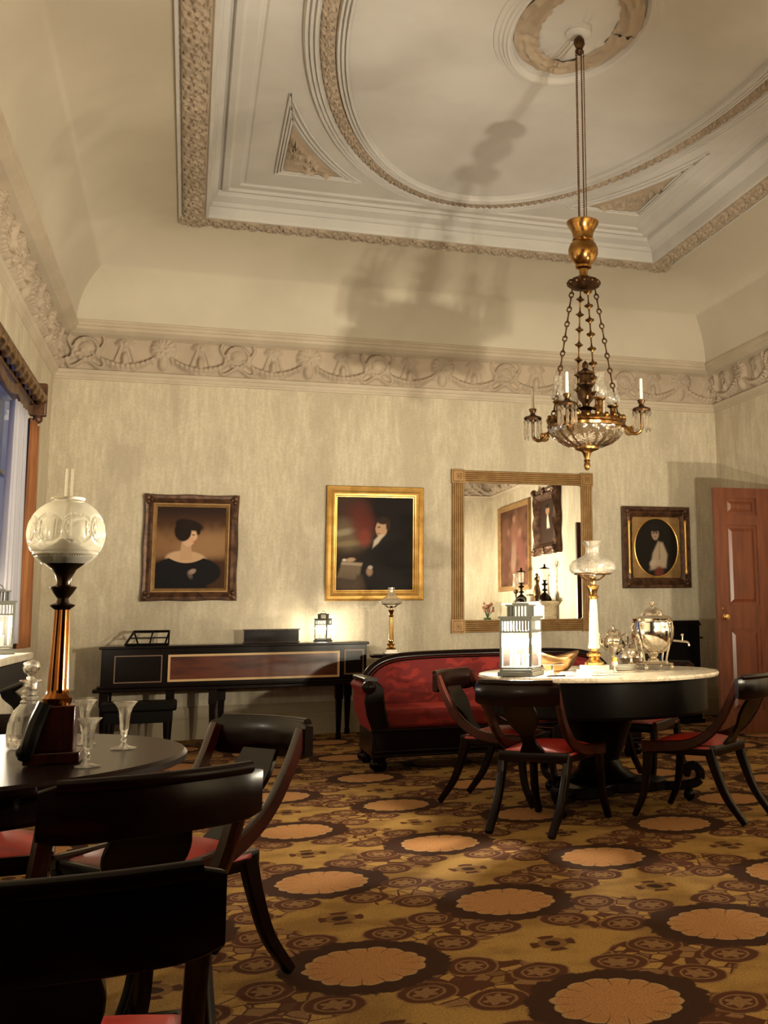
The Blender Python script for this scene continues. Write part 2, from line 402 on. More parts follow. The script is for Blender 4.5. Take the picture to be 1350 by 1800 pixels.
# baseboards
def base(name, pts, nrm):
    g = G()
    prof = [(0, 0), (.035, 0), (.035, .17), (.028, .185), (.028, .20), (.018, .26), (.012, .285), (0, .285)]
    (x0, y0), (x1, y1) = pts
    A = [g.bm.verts.new((x0+nrm[0]*d, y0+nrm[1]*d, z)) for d, z in prof]; B = [g.bm.verts.new((x1+nrm[0]*d, y1+nrm[1]*d, z)) for d, z in prof]
    for i in range(len(prof)-1): g.bm.faces.new((A[i], A[i+1], B[i+1], B[i]))
    g.bm.faces.new(A); g.bm.faces.new(B)
    struct(g.done(name, M['dado'], smooth=0))
base('baseboard_back', ((XL, YB), (XR, YB)), (0, -1)); base('baseboard_left', ((XL, YF), (XL, YB)), (1, 0)); base('baseboard_right', ((XR, YF), (XR, YB)), (-1, 0))
# cornice mouldings below and above the plaster frieze
g = ringsweep([L(R0, 0, 3.175), L(R0, .012, 3.18), L(R0, .012, 3.195), L(R0, .02, 3.20), L(R0, .02, 3.225), L(R0, .035, 3.235), L(R0, .045, 3.25), L(R0, .045, 3.262), L(R0, .0, 3.264)])
struct(g.done('trim_1', M['cornice'], smooth=0))
g = ringsweep([L(R0, .06, 3.555), L(R0, .10, 3.565), L(R0, .135, 3.575), L(R0, .165, 3.59), L(R0, .185, 3.60), L(R0, .185, 3.625), L(R0, .20, 3.632), L(R0, .20, 3.66), L(R0, .188, 3.665), L(R0, .188, 3.685), L(R0, .182, 3.69)])
struct(g.done('trim_2', M['cornice'], smooth=0))
# frieze relief -- swags, bows, shells and wreaths
def vnoise(x, y, s=0):
    xi, yi = np.floor(x), np.floor(y); fx, fy = x-xi, y-yi
    def h(a, b): return np.modf(np.abs(np.sin(a*127.1+b*311.7+s*74.7)*43758.5453))[0]
    fx = fx*fx*(3-2*fx); fy = fy*fy*(3-2*fy)
    return (h(xi, yi)*(1-fx)+h(xi+1, yi)*fx)*(1-fy)+(h(xi, yi+1)*(1-fx)+h(xi+1, yi+1)*fx)*fy
def frieze_h(s, t):
    # s metres along, t 0..1 up
    U = .325; z = t*.34; i = np.round(s/U); d = s-i*U; kind = np.mod(i, 4); h = np.zeros_like(s)
    def dome(cx, cz, rx, rz, a):
        q = 1-((d-cx)/rx)**2-((z-cz)/rz)**2; return np.where(q > 0, a*np.sqrt(np.maximum(q, 0)), 0)
    def rope(dist, wd, a): q = 1-(dist/wd)**2; return np.where(q > 0, a*np.sqrt(np.maximum(q, 0)), 0)
    # garlands hang between the shell and palmette stations (every second unit)
    W = 2*U; j = np.floor(s/W); f = s/W-j; cat = .20-.15*np.sin(PI*f)**.8
    th = .014+.016*np.sin(PI*f)
    h = np.maximum(h, rope(z-cat, th, .03)*(1+.25*np.sin(s*150)))
    h = np.maximum(h, rope(z-cat+.038*np.sin(PI*f), .008, .014))
    # bows / palmettes at stations 1 and 3, shells at 2, wreath cartouche at 0
    ang = np.arctan2(d, z-.22); rad = np.hypot(d, z-.22)
    fan = np.where((rad < .10) & (np.abs(ang) < 1.35), .028*(1-(rad/.1)**4)*(.4+.6*np.cos(ang*8)**2), 0)
    tail = np.maximum(rope(np.abs(d)-.03-(.24-z)*.35, .012, .018), rope(np.abs(d)-.012-(.2-z)*.12, .009, .014))*((z < .24) & (z > .08))
    k1 = ((kind == 1) | (kind == 3)); h = np.where(k1, np.maximum(h, np.maximum(fan, np.maximum(tail, dome(0, .12, .035, .06, .03)))), h)
    shell = np.where((rad < .12) & (z > .14), .032*(1-(rad/.12)**6)*(.45+.55*np.cos(ang*7)**2), 0)
    h = np.where(kind == 2, np.maximum(h, np.maximum(shell, np.maximum(tail, dome(0, .10, .05, .075, .028)))), h)
    ring = rope(np.hypot(d, (z-.19)*1.05)-.095, .02, .03)*(1+.2*np.sin(ang*18))
    cart = np.maximum(dome(0, .19, .078, .072, .03), ring)
    side = rope(np.abs(d)-.13-.02*np.sin(z*30), .016, .026)*(z > .03)
    foot = rope(z-.055-.03*np.cos(d*26), .02, .028)*(np.abs(d) < .14)
    h = np.where(kind == 0, np.maximum(h, np.maximum(np.maximum(cart, side), foot)), h)
    h = h*1.75
    e = np.minimum(t, 1-t); return h*np.clip(e/.03, 0, 1)
def relief(name, n, origin, du, dv, nrm, length, height, hf, kind='structure', res=.011, s0=0, mat='relief', clip=None, parent=None):
    nu, nv = max(2, int(length/res)), max(2, int(height/res)); 
    S, Tt = np.meshgrid(np.linspace(0, length, nu), np.linspace(0, 1, nv), indexing='ij')
    H = hf(S+s0, Tt); o, du, dv, nrm = map(np.array, (origin, du, dv, nrm))
    P = o+S[..., None]*du+(Tt*height)[..., None]*dv+H[..., None]*nrm
    me = bpy.data.meshes.new(name); idx = np.arange(nu*nv).reshape(nu, nv)
    F = np.stack([idx[:-1, :-1], idx[1:, :-1], idx[1:, 1:], idx[:-1, 1:]], -1).reshape(-1, 4)
    me.from_pydata(P.reshape(-1, 3).tolist(), [], F.tolist()); me.materials.append(M[mat])
    me.polygons.foreach_set('use_smooth', [True]*len(me.polygons))
    ob = bpy.data.objects.new(name, me); sc.collection.objects.link(ob)
    if parent: ob.parent = parent
    elif kind: ob['kind'] = kind
    return ob
FI = .012; tl = .055
dvB = Vector((0, -tl, .34)); 
relief('trim_3', 0, (XL, YB-FI, FZ0), (1, 0, 0), tuple(Vector((0, -tl, .34)).normalized()), (0, -1, 0), XR-XL, .344, frieze_h, s0=1.04)
relief('trim_4', 0, (XL+FI, YF, FZ0), (0, 1, 0), tuple(Vector((tl, 0, .34)).normalized()), (1, 0, 0), YB-YF, .344, frieze_h, s0=.2)
relief('trim_5', 0, (XR-FI, YF, FZ0), (0, 1, 0), tuple(Vector((-tl, 0, .34)).normalized()), (-1, 0, 0), YB-YF, .344, frieze_h, s0=.1)
relief('trim_6', 0, (XL, YF+FI, FZ0), (1, 0, 0), tuple(Vector((0, tl, .34)).normalized()), (0, 1, 0), XR-XL, .344, frieze_h, s0=.3, res=.02)
# cove
ZB = 4.40; Rc = rect(R0, .182)
lp = []
for k in range(25):
    a = k/24*PI/2; fz = math.sin(a); fx = 1-math.cos(a)
    lp.append(tuple(Rc[i]+(R1[i]-Rc[i])*fx for i in range(4))+(3.69+(ZB-3.69)*fz,))
g = ringsweep(lp)
struct(g.done('trim_7', M['cove'], smooth=60))
# ceiling border: fillet, leaf band, then stepped mouldings rising to the flat
g = ringsweep([L(R1, -.02, ZB-.004), L(R1, -.02, ZB-.022), L(R1, 0, ZB-.022), L(R1, 0, ZB-.008), L(R1, .012, ZB-.006)]); struct(g.done('trim_8', M['plaster'], smooth=0))
BW = .195
ZC = 4.56
def rr2(il, ir, ib, z): return (R1[0]+il, R1[1]+ib, R1[2]-ir, R1[3]-ib, z)
prof = [(BW-.012, ZB-.01, 0), (BW, ZB-.025, 0), (BW+.02, ZB-.025, 0), (BW+.025, ZB+.0, 0), (BW+.03, ZB+.07, 0), (BW+.045, ZB+.075, .01), (BW+.05, ZB+.10, .03), (BW+.085, ZB+.125, .08), (BW+.09, ZB+.165, .09),
        (BW+.11, ZB+.165, .10), (BW+.12, ZB+.135, .11), (BW+.16, ZB+.13, .11), (BW+.18, ZB+.15, .11), (BW+.25, ZB+.150, .11), (BW+.265, ZB+.165, .11), (BW+.285, ZB+.168, .11), (BW+.30, ZC, .11)]
lp = [rr2(i, i+e*.6, i+e, z) for i, z, e in prof]
lp.append((1.9, 5.0, 2.3, 6.0, ZC))
g = ringsweep(lp); bm_ = g.bm; bm_.verts.ensure_lookup_table(); bm_.faces.new(bm_.verts[-4:])
struct(g.done('ceiling', M['plaster'], smooth=0))
g = G(); g.box(((XL+XR)/2, (YF+YB)/2, 4.78), (XR-XL+.5, YB-YF+.6, .12)); struct(g.done('ceiling_slab', M['plaster'], smooth=0))
def leaf_h(amp=.028, fr=9.0, wd=.2):
    def f(s, t):
        z = (t-.5)
        P = wd*1.45; k = np.round(s/(P/2)); ds = (s-k*P/2)/wd; sg = np.where(np.mod(k, 2) == 0, 1., -1.); zz = z-.10*sg
        rr = np.hypot(ds, zz); an = np.arctan2(zz*sg, ds)
        curl = np.clip(np.cos(rr*26-an*1.0)+.25, 0, 1)*np.clip(1-(rr/.42)**4, 0, 1)
        stem = np.clip(1-(np.abs(z+.34*np.cos(TAU*s/P))/.07)**2, 0, 1)
        lobes = np.clip(np.cos(an*7+rr*4), 0, 1)*np.clip(rr/.2, 0, 1)*np.clip((.5-rr)/.12, 0, 1)
        rose = np.clip(1-(rr/.10)**2, 0, 1)
        h = amp*np.maximum(np.maximum(curl, stem*.9), np.maximum(lobes*.8, rose*1.2))+.004*vnoise(s*60, t*14, 3)
        edge = .5-.05*np.abs(np.sin(s*40))
        rim = np.clip(1-((np.abs(z)-.455)/.035)**2, 0, 1)*amp*.6*(.4+.6*np.abs(np.sin(s*40)))
        return np.maximum(h*(np.abs(z) < .44), rim)*(np.abs(z) < edge)+.003
    return f
zb = ZB-.008
relief('trim_9', 0, (R1[0]+.01, R1[1], zb), (0, 1, 0), (1, 0, 0), (0, 0, -1), R1[3]-R1[1], BW-.02, leaf_h(.042), res=.0085)
relief('trim_10', 0, (R1[2]-.01, R1[1], zb), (0, 1, 0), (-1, 0, 0), (0, 0, -1), R1[3]-R1[1], BW-.02, leaf_h(.042), res=.0095)
relief('trim_11', 0, (R1[0], R1[3]-.01, zb), (1, 0, 0), (0, -1, 0), (0, 0, -1), R1[2]-R1[0], BW-.02, leaf_h(.042), res=.0085)
relief('trim_12', 0, (R1[0], R1[1]+.01, zb), (1, 0, 0), (0, 1, 0), (0, 0, -1), R1[2]-R1[0], BW-.02, leaf_h(), res=.02)
# oval ring
OX, OY = 2.105, 5.58
def oval_ring(name, a, b_, prof, mat, seg=120):
    g = G(); rs = []
    for d, z in prof:
        rs.append([g.bm.verts.new((OX+(a+d)*math.cos(TAU*i/seg), OY+(b_+d)*math.sin(TAU*i/seg), ZC-z)) for i in range(seg)])
    for A, B in zip(rs, rs[1:]):
        for i in range(seg): g.bm.faces.new((A[i], A[(i+1) % seg], B[(i+1) % seg], B[i]))
    return struct(g.done(name, mat, smooth=30))
def tri(d0, d1, n, z, base_=0):
    out = []
    w_ = (d1-d0)/n
    for k in range(n):
        out += [(d0+k*w_, base_), (d0+k*w_+w_*.25, z), (d0+k*w_+w_*.7, z), (d0+k*w_+w_*.95, base_)]
    return out
oval_ring('trim_13', 1.503, 2.935, [(0, 0), (0, .02)]+tri(.005, .095, 3, .038, .018)+[(.10, 0)], M['plaster'])
oval_ring('trim_14', 1.315, 2.745, [(0, 0), (0, .024)]+tri(.005, .085, 3, .042, .022)+[(.09, 0)], M['plaster'])
def oval_relief(name, a, b_, wd, hf, nseg=620, nt=16, z0=.004):
    th = np.linspace(0, TAU, nseg, endpoint=True); dd = np.linspace(0, 1, nt)
    A, D = np.meshgrid(th, dd, indexing='ij')
    s = A*(a+b_)/2*1.02
    H = hf(s, D)
    P = np.stack([OX+(a+D*wd)*np.cos(A), OY+(b_+D*wd)*np.sin(A), ZC-z0-H], -1)
    me = bpy.data.meshes.new(name); idx = np.arange(nseg*nt).reshape(nseg, nt)
    F = np.stack([idx[:-1, :-1], idx[1:, :-1], idx[1:, 1:], idx[:-1, 1:]], -1).reshape(-1, 4)
    me.from_pydata(P.reshape(-1, 3).tolist(), [], F.tolist()); me.materials.append(M['relief']); me.polygons.foreach_set('use_smooth', [True]*len(me.polygons))
    o = bpy.data.objects.new(name, me); sc.collection.objects.link(o); return struct(o)
oval_relief('trim_15', 1.402, 2.834, .10, leaf_h(.036, 12, .105), 2000, 16)
# ceiling rose
oval_ring('trim_16', .365, .64, [(0, -.0), (0, .01), (.02, .035), (.035, .04), (.045, .03), (.06, .03), (.07, .018), (.085, .018), (.095, .01), (.12, .008), (.125, 0)], M['plaster'], 72)
def rose_h(s, t): return .028*np.clip(np.cos(s*11+np.sin(t*9)*1.6), 0, 1)*np.sin(PI*t)+.02*vnoise(s*30, t*6, 5)
oval_relief('trim_17', .215, .40, .155, lambda s, t: rose_h(s, t)+.004, 300, 16)
g = G()
g.lathe([(.23, 0), (.225, .012), (.16, .035), (.075, .05), (.07, .045)], (0, 0, 0), 96, mod=lambda a, t: 1+.10*abs(math.cos(a*7))*(1-t))
for v in g.bm.verts: v.co = (OX+v.co.x, OY+v.co.y*1.72, ZC-v.co.z)
struct(g.done('trim_18', M['plaster'], smooth=30))
g = G(); g.lathe([(.075, ZC-.03), (.078, ZC-.06), (.06, ZC-.075), (.02, ZC-.08)], (OX, OY, 0), 24); struct(g.done('trim_19', M['plaster']))
# spandrel panels: frame moulding + scroll relief
def spandrel(idx, sx, sy):
    cxx = OX+sx*1.575; cyy = OY+sy*2.72
    def arc(off, n=26):
        a, b_ = 1.745+off, 3.17+off; out = []
        x0 = cxx-sx*off*.6; y0 = cyy-sy*off*.6
        ta = math.acos(min(1, abs(x0-OX)/a)); tb = math.asin(min(1, abs(y0-OY)/b_))
        for k in range(n+1):
            t = ta+(tb-ta)*k/n; out.append((OX+sx*a*math.cos(t), OY+sy*b_*math.sin(t)))
        return out, (x0, y0)
    g = G()
    for off, h in ((0, .02), (.035, .022), (.07, .016)):
        pts, c = arc(off); loop = pts+[c]; P = []
        P = [(x, y, ZC-h*.5) for x, y in loop]
        g.sweep(P, rsec(h, .016, .5), side=(0, 0, 1), closed=True)
    struct(g.done('trim_%d' % (20+idx*2), M['plaster'], smooth=30))
    pts, c = arc(.095, 40); n = 22; V = []; g = G()
    rnd = random.Random(idx)
    for i, (x, y) in enumerate(pts):
        row = []
        for j in range(n+1):
            f = j/n; px, py = c[0]+(x-c[0])*f, c[1]+(y-c[1])*f
            ee = min(f*1.2, (1-f)*8, 1)*min(1, i/3, (len(pts)-1-i)/3)
            q1 = math.hypot((px*7.1) % 1-.5, (py*7.1) % 1-.5); a1 = math.atan2((py*7.1) % 1-.5, (px*7.1) % 1-.5)
            h = (.05*max(0, math.cos(q1*17-a1))*max(0, 1-(q1/.55)**3)+.02*float(vnoise(np.array(px*30.), np.array(py*30.), 7)))*ee
            if f > .86: h *= .2
            row.append(g.bm.verts.new((px, py, ZC-.006-h)))
        V.append(row)
    for i in range(len(V)-1):
        for j in range(1, n): g.bm.faces.new((V[i][j], V[i+1][j], V[i+1][j+1], V[i][j+1]))
    struct(g.done('trim_%d' % (21+idx*2), M['relief'], smooth=80))
spandrel(0, -1, 1); spandrel(1, 1, 1); spandrel(2, -1, -1); spandrel(3, 1, -1)
# ---------------------------------------------------------------- window, curtains, pelmet (left wall)
wn = G(); xg = XL-.12
for y in (WY0+.03, WY1-.03): wn.box((xg, y, (WZ0+WZ1)/2), (.08, .06, WZ1-WZ0))
for z in (WZ0+.03, WZ1-.03): wn.box((xg, (WY0+WY1)/2, z), (.08, WY1-WY0-.12, .06))
wn = struct(wn.done('window_1', M['plaster'], smooth=0))
g = G(); ny, nz = 3, 4
for k in range(1, ny): g.box((xg, WY0+.06+(WY1-WY0-.12)*k/ny, (WZ0+WZ1)/2), (.03, .025, WZ1-WZ0-.12))
for k in range(1, nz): g.box((xg, (WY0+WY1)/2, WZ0+.06+(WZ1-WZ0-.12)*k/nz), (.03, WY1-WY0-.12, .025 if k != 2 else .05))
g.done('glazing_bars', M['plaster'], wn, smooth=0)
g = G(); g.box((xg-.005, (WY0+WY1)/2, (WZ0+WZ1)/2), (.006, WY1-WY0-.12, WZ1-WZ0-.12)); g.done('glass', M['pane'], wn, smooth=0)
def hanging(name, y0, y1, z0, z1, x, folds, amp, mat, gather, label, cat):
    g = G()
    def f(u, v):
        z = z0+(z1-z0)*v; yy = y0+(y1-y0)*u
        yy = yy+gather*(1-v)**1.3*(1-u)*0+gather*(1-v)**1.2*(u-.0)
        return (x+amp*math.sin(u*folds*TAU)*(.6+.4*(1-v))+amp*.4*math.sin(u*folds*2.3*TAU+1), yy, z)
    g.grid(folds*12, 12, f)
    o = g.done(name, mat, smooth=180); s = o.modifiers.new('solid', 'SOLIDIFY'); s.thickness = .004
    return tag(o, label, cat)
hanging('sheer_curtain', 7.36, 7.86, .90, 2.44, -1.10, 7, .03, M['sheer'], .12, 'pale sheer white curtain hanging at the window beside the brown drape', 'curtain')
hanging('window_drape', 8.02, 8.42, .86, 2.44, -1.10, 5, .04, M['drape'], .12, 'rust brown drape hanging at the right edge of the window', 'curtain')
t = T('window_pelmet', 'carved dark gilt pelmet with a twisted rope moulding above the window', 'pelmet', (-1.1, 7.1, 2.56))
g = G(); g.box((-.05, 0, .07), (.12, 2.3, .14)); g.box((-.045, 0, .155), (.15, 2.36, .03)); g.done('pelmet_board', M['darkgilt'], t, bevel=.008)
g = G(); n = 260; rs = []
for i in range(n):
    y = -1.13+2.26*i/(n-1); ring = []
    for q in range(16):
        a = TAU*q/16; r = .042*(1+.16*math.cos(3*a+y*34)); ring.append(g.bm.verts.new((.045+r*math.cos(a), y, .05+r*math.sin(a))))
    rs.append(ring)
for A, B in zip(rs, rs[1:]):
    for q in range(16): g.bm.faces.new((A[q], A[(q+1) % 16], B[(q+1) % 16], B[q]))
g.bm.faces.new(rs[0]); g.bm.faces.new(rs[-1][::-1]); g.done('rope_moulding', M['brass'], t, smooth=60)
for s_ in (-1, 1):
    g = G(); g.box((.03, s_*1.15, .05), (.11, .06, .24)); g.ball((.03, s_*1.15, -.09), .035); g.done('end_block', M['darkgilt'], t, bevel=.01)
g = G(); pts = [(.0, -1.1+2.2*i/40, -.03-.05*abs(math.sin(i/40*PI*3))) for i in range(41)]
g.sweep(pts, rsec(.07, .02), side=(0, 0, 1)); g.done('valance', M['darkgilt'], t)
# ---------------------------------------------------------------- door standing open
D = G(); dx0, dx1, dy, dz0, dz1 = 4.335, 5.275, 8.36, .012, 2.13
st = .11; mid = (dx0+dx1)/2
rows = [(.20, .90), (1.10, 1.80), (1.89, 2.04)]
D.box((dx0+st/2, dy, (dz0+dz1)/2), (st, .045, dz1-dz0)); D.box((dx1-st/2, dy, (dz0+dz1)/2), (st, .045, dz1-dz0)); D.box((mid, dy, (dz0+dz1)/2), (st, .045, dz1-dz0))
zz = [dz0, .20, .90, 1.10, 1.80, 1.89, 2.04, dz1]
for a, b_ in ((0, 1), (2, 3), (4, 5), (6, 7)):
    for xa, xb in ((dx0+st, mid-st/2), (mid+st/2, dx1-st)): D.box(((xa+xb)/2, dy, (zz[a]+zz[b_])/2), (xb-xa, .045, zz[b_]-zz[a]))
door = struct(D.done('door_1', M['doorwood'], smooth=0))
for (z0, z1) in rows:
    for xa, xb in ((dx0+st, mid-st/2), (mid+st/2, dx1-st)):
        g = G(); g.box(((xa+xb)/2, dy, (z0+z1)/2), (xb-xa, .014, z1-z0))
        for sy in (-1, 1):
            v = []
            for ins, off in ((.028, .007), (.055, .019)):
                v.append([g.bm.verts.new((x, dy+sy*off, z)) for x, z in ((xa+ins, z0+ins), (xb-ins, z0+ins), (xb-ins, z1-ins), (xa+ins, z1-ins))])
            for i in range(4): g.bm.faces.new((v[0][i], v[0][(i+1) % 4], v[1][(i+1) % 4], v[1][i]))
            g.bm.faces.new(v[1])
        g.done('door_panel', M['doorwood'], door, smooth=0)
g = G()
MK = Matrix.Rotation(PI/2, 4, 'X')
g.lathe([(.0, .021), (.024, .022), (.024, .027), (.010, .030), (.009, .05), (.022, .056), (.028, .068), (.024, .080), (.0, .085)], (dx0+.062, dy, 1.0), 20, M=MK); g.done('door_knob', M['brightbrass'], door)
g = G(); g.box((dx0+.055, dy-.025, 1.075), (.02, .006, .045)); g.done('keyhole_cover', M['brass'], door, bevel=.003)
# ---------------------------------------------------------------- lanterns with lit candles
def lantern(loc, rz, k, watts, label, group=None, ncand=2, skirt=0):
    t = T('candle_lantern', label, 'lantern', loc, rz, group)
    W, Hb, H = .174*k, .03*k, .285*k
    g = G(); g.box((0, 0, .011*k), (W*1.12, W*1.12, .022*k)); g.box((0, 0, .027*k), (W*1.02, W*1.02, .012*k)); g.done('base', M['lantern'], t, bevel=.002*k)
    g = G(); hw = W/2-.006*k
    for sx in (-1, 1):
        for sy in (-1, 1): g.box((sx*hw, sy*hw, (Hb+H)/2+.012*k), (.013*k, .013*k, H-Hb-.012*k))
    for z, h in ((.040, .012), (.228, .010), (.290, .014)):
        for s_ in (-1, 1): g.box((0, s_*hw, z*k), (W-.024*k, .012*k, h*k)); g.box((s_*hw, 0, z*k), (.012*k, W-.024*k, h*k))
    g.done('frame', M['lantern'], t, smooth=0)
    for ax in (0, 1):
        for s_ in (-1, 1):
            g = G(); d = [.003*k, .003*k, .178*k]; d[ax] = W-.026*k; c = [0, 0, .134*k]; c[1-ax] = s_*(hw+.001*k)
            g.box(c, d); g.done('pane', M['pane'], t, smooth=0)
            if skirt:  # opaque panels added on unseen lanterns to block light going down
                g = G(); d = [.004*k, .004*k, skirt-.045*k]; d[ax] = W-.026*k; c = [0, 0, .046*k+(skirt-.045*k)/2]; c[1-ax] = s_*(hw-.004*k)
                g.box(c, d); g.done('light_block_panel', M['lantern'], t, smooth=0)
            g = G(); n = 9
            for i in range(n):
                p = -W/2+.020*k+(W-.040*k)*i/(n-1); c = [0, 0, .259*k]; c[1-ax] = s_*hw; c[ax] = p; g.box(c, (.006*k, .006*k, .052*k))
            g.done('vent_bars', M['lantern'], t, smooth=0)
    g = G(); g.box((0, 0, .303*k), (W*1.08, W*1.08, .012*k))
    for z, w_ in ((.366, .74),): g.box((0, 0, z*k), (W*w_, W*w_, .008*k)); 
    q = W*.31
    for i in range(7):
        for s_ in (-1, 1):
            p = -q+2*q*i/6; g.box((p, s_*q, .336*k), (.006*k, .006*k, .054*k)); 
            if 0 < i < 6: g.box((s_*q, p, .336*k), (.006*k, .006*k, .054*k))
    g.box((0, 0, .374*k), (W*.4, W*.4, .010*k)); g.done('roof', M['lantern'], t, smooth=0)
    g = G(); pts = [(.028*k*math.cos(a), 0, .380*k+.026*k*math.sin(a)) for a in np.linspace(0, PI, 10)]; g.tube(pts, .003*k, 6); g.done('handle', M['lantern'], t)
    for j in range(ncand):
        cx = (j-(ncand-1)/2)*.055*k
        g = G(); g.lathe([(.021*k, .034*k), (.021*k, .105*k), (.018*k, .108*k), (.0, .106*k)], (cx, 0, 0), 16); g.done('candle', M['wax'], t)
        g = G(); g.lathe([(0, .108*k), (.006*k, .118*k), (.0075*k, .126*k), (.005*k, .140*k), (0, .158*k)], (cx, 0, 0), 10); f = g.done('flame', M['flame'], t)
        f.visible_shadow = True
        ld = bpy.data.lights.new('candle_light', 'POINT'); ld.energy = watts/ncand; ld.color = WARM; ld.shadow_soft_size = .022*k
        lo = bpy.data.objects.new('candle_light', ld); sc.collection.objects.link(lo); lo.parent = t; lo.location = (cx, 0, .172*k)
    return t
lantern((1.675, 5.475, .7225), math.radians(-36), 1.0, E_TABLE, 'grey slatted candle lantern glowing on the marble topped table')
lantern((1.155, 9.86, .8295), math.radians(-28), .67, E_SPINET, 'small lit white lantern standing on the spinet')
lantern((-1.02, 6.72, .8625), math.radians(15), .95, E_PIER, 'lit lantern on the marble pier table at the left edge, below the window')
# ---------------------------------------------------------------- frames and paintings
def frame(t, w, h, prof, mat, name='frame', y=0, segs=1, wob=0):
    # prof: list of (inset from the outer edge, depth towards the room)
    g = G(); rs = []
    for ins, d in prof:
        c = [(-w/2+ins, -h/2+ins), (w/2-ins, -h/2+ins), (w/2-ins, h/2-ins), (-w/2+ins, h/2-ins)]; ring = []
        for q in range(4):
            a, b_ = c[q], c[(q+1) % 4]
            for s_ in range(segs):
                f = s_/segs; x = a[0]+(b_[0]-a[0])*f; z = a[1]+(b_[1]-a[1])*f
                k = 1
                if wob:
                    k = 1+wob*(.5-abs((f*2) % 1-.5))*0+wob*math.sin((x+z)*40+(x-z)*23)
                    e = wob*.22*math.cos(f*TAU*2)*(1 if ins < .03 else 0)
                    x *= 1+e/w; z *= 1+e/h
                ring.append(g.bm.verts.new((x, y-d*k, z)))
        rs.append(ring)
    m = len(rs[0])
    for A, B in zip(rs, rs[1:]):
        for i in range(m): g.bm.faces.new((A[i], A[(i+1) % m], B[(i+1) % m], B[i]))
    return g.done(name, mat, t, smooth=30)
def canvas(t, w, h, fn, y=-.02, nu=150, nv=190, name='canvas', oval=False):
    U, V = np.meshgrid(np.linspace(0, 1, nu), np.linspace(0, 1, nv), indexing='ij')
    if oval:
        A = U*TAU; X = np.cos(A)*V*w/2; Z = np.sin(A)*V*h/2; cu, cv = X/w+.5, Z/h+.5
    else: X = (U-.5)*w; Z = (V-.5)*h; cu, cv = U, V
    C = fn(cu, cv); idx = np.arange(nu*nv).reshape(nu, nv)
    F = np.stack([idx[:-1, :-1], idx[1:, :-1], idx[1:, 1:], idx[:-1, 1:]], -1).reshape(-1, 4)
    P = np.stack([X, np.full_like(X, y), Z], -1).reshape(-1, 3)
    me = bpy.data.meshes.new(name); me.from_pydata(P.tolist(), [], F.tolist())
    ca = me.color_attributes.new('paint', 'FLOAT_COLOR', 'POINT')
    ca.data.foreach_set('color', np.concatenate([np.clip(C, 0, 1).reshape(-1, 3), np.ones((nu*nv, 1))], 1).ravel().tolist())
    me.materials.append(M['paint']); o = bpy.data.objects.new(name, me); sc.collection.objects.link(o); o.parent = t; return o
def sm(x, lo, hi):
    t = np.clip((x-lo)/(hi-lo), 0, 1); return t*t*(3-2*t)
def ell(u, v, cx, cy, rx, ry, rot=0, soft=.08):
    c, s_ = math.cos(rot), math.sin(rot); x = (u-cx)*c+(v-cy)*s_; y = -(u-cx)*s_+(v-cy)*c
    return 1-sm(np.sqrt((x/rx)**2+(y/ry)**2), 1-soft, 1+soft)
def poly(u, v, P, soft=.012):
    # soft inside test for a convex polygon, counter-clockwise
    d = np.full_like(u, 9.)
    for (x0, y0), (x1, y1) in zip(P, P[1:]+P[:1]):
        L_ = math.hypot(x1-x0, y1-y0); d = np.minimum(d, ((x1-x0)*(v-y0)-(y1-y0)*(u-x0))/L_)
    return sm(d, -soft, soft)
def lay(C, m, col): return C*(1-m[..., None])+np.array(col)*m[..., None]
def portrait_lady(u, v):
    n = vnoise(u*6, v*6, 1)*.6+vnoise(u*14, v*14, 2)*.4
    C = np.ones(u.shape+(3,))*np.array((.06, .025, .012)); 
    C = lay(C, sm(1-abs(v-.52)/.34+(n-.5)*.5, 0, .9), (.22, .115, .05)); C = lay(C, ell(u, v, .75, .52, .42, .16, .15, .6)*.8, (.30, .17, .085))
    C = lay(C, sm(v, .78, .98), (.022, .010, .007)); C = lay(C, sm(.42-v, 0, .12), (.05, .02, .01))
    C = lay(C, ell(u, v, .44, .36, .29, .10, -.06, .12), (.50, .32, .19))           # shoulders
    C = lay(C, poly(u, v, [(.34, .35), (.52, .35), (.50, .58), (.37, .60)]), (.46, .29, .17))   # neck
    C = lay(C, ell(u, v, .475, .635, .095, .125, -.35, .1), (.58, .37, .23))           # face
    C = lay(C, ell(u, v, .565, .63, .022, .03, 0, .3), (.58, .36, .22))               # nose
    C = lay(C, ell(u, v, .53, .655, .02, .008, 0, .5), (.10, .05, .03)); C = lay(C, ell(u, v, .545, .572, .02, .008, 0, .5), (.42, .10, .07))
    C = lay(C, ell(u, v, .50, .60, .035, .03, 0, .8)*.35, (.62, .25, .16))
    C = lay(C, ell(u, v, .38, .70, .12, .125, .3, .1), (.012, .006, .004)); C = lay(C, ell(u, v, .48, .775, .19, .065, -.2, .2), (.014, .007, .005))
    C = lay(C, ell(u, v, .34, .80, .07, .045, .2, .2), (.012, .006, .004)); C = lay(C, ell(u, v, .60, .71, .03, .055, .1, .3), (.014, .007, .005)); C = lay(C, ell(u, v, .385, .64, .03, .06, 0, .3), (.014, .007, .005))
    C = lay(C, poly(u, v, [(-.1, -.1), (1.1, -.1), (1.1, .30), (.80, .38), (.62, .355), (.47, .30), (.30, .315), (.17, .40), (.02, .385), (-.1, .30)]), (.005, .004, .005))
    C = lay(C, sm(.318-v+.25*(u-.44)**2*4, 0, .01)*ell(u, v, .44, .2, .5, .2, 0, .05), (.005, .004, .005))
    C = lay(C, ell(u, v, .53, .21, .055, .03, .3, .3)*.8, (.36, .25, .2)); C = lay(C, ell(u, v, .50, .17, .03, .05, .6, .5)*.5, (.2, .14, .12))
    return C
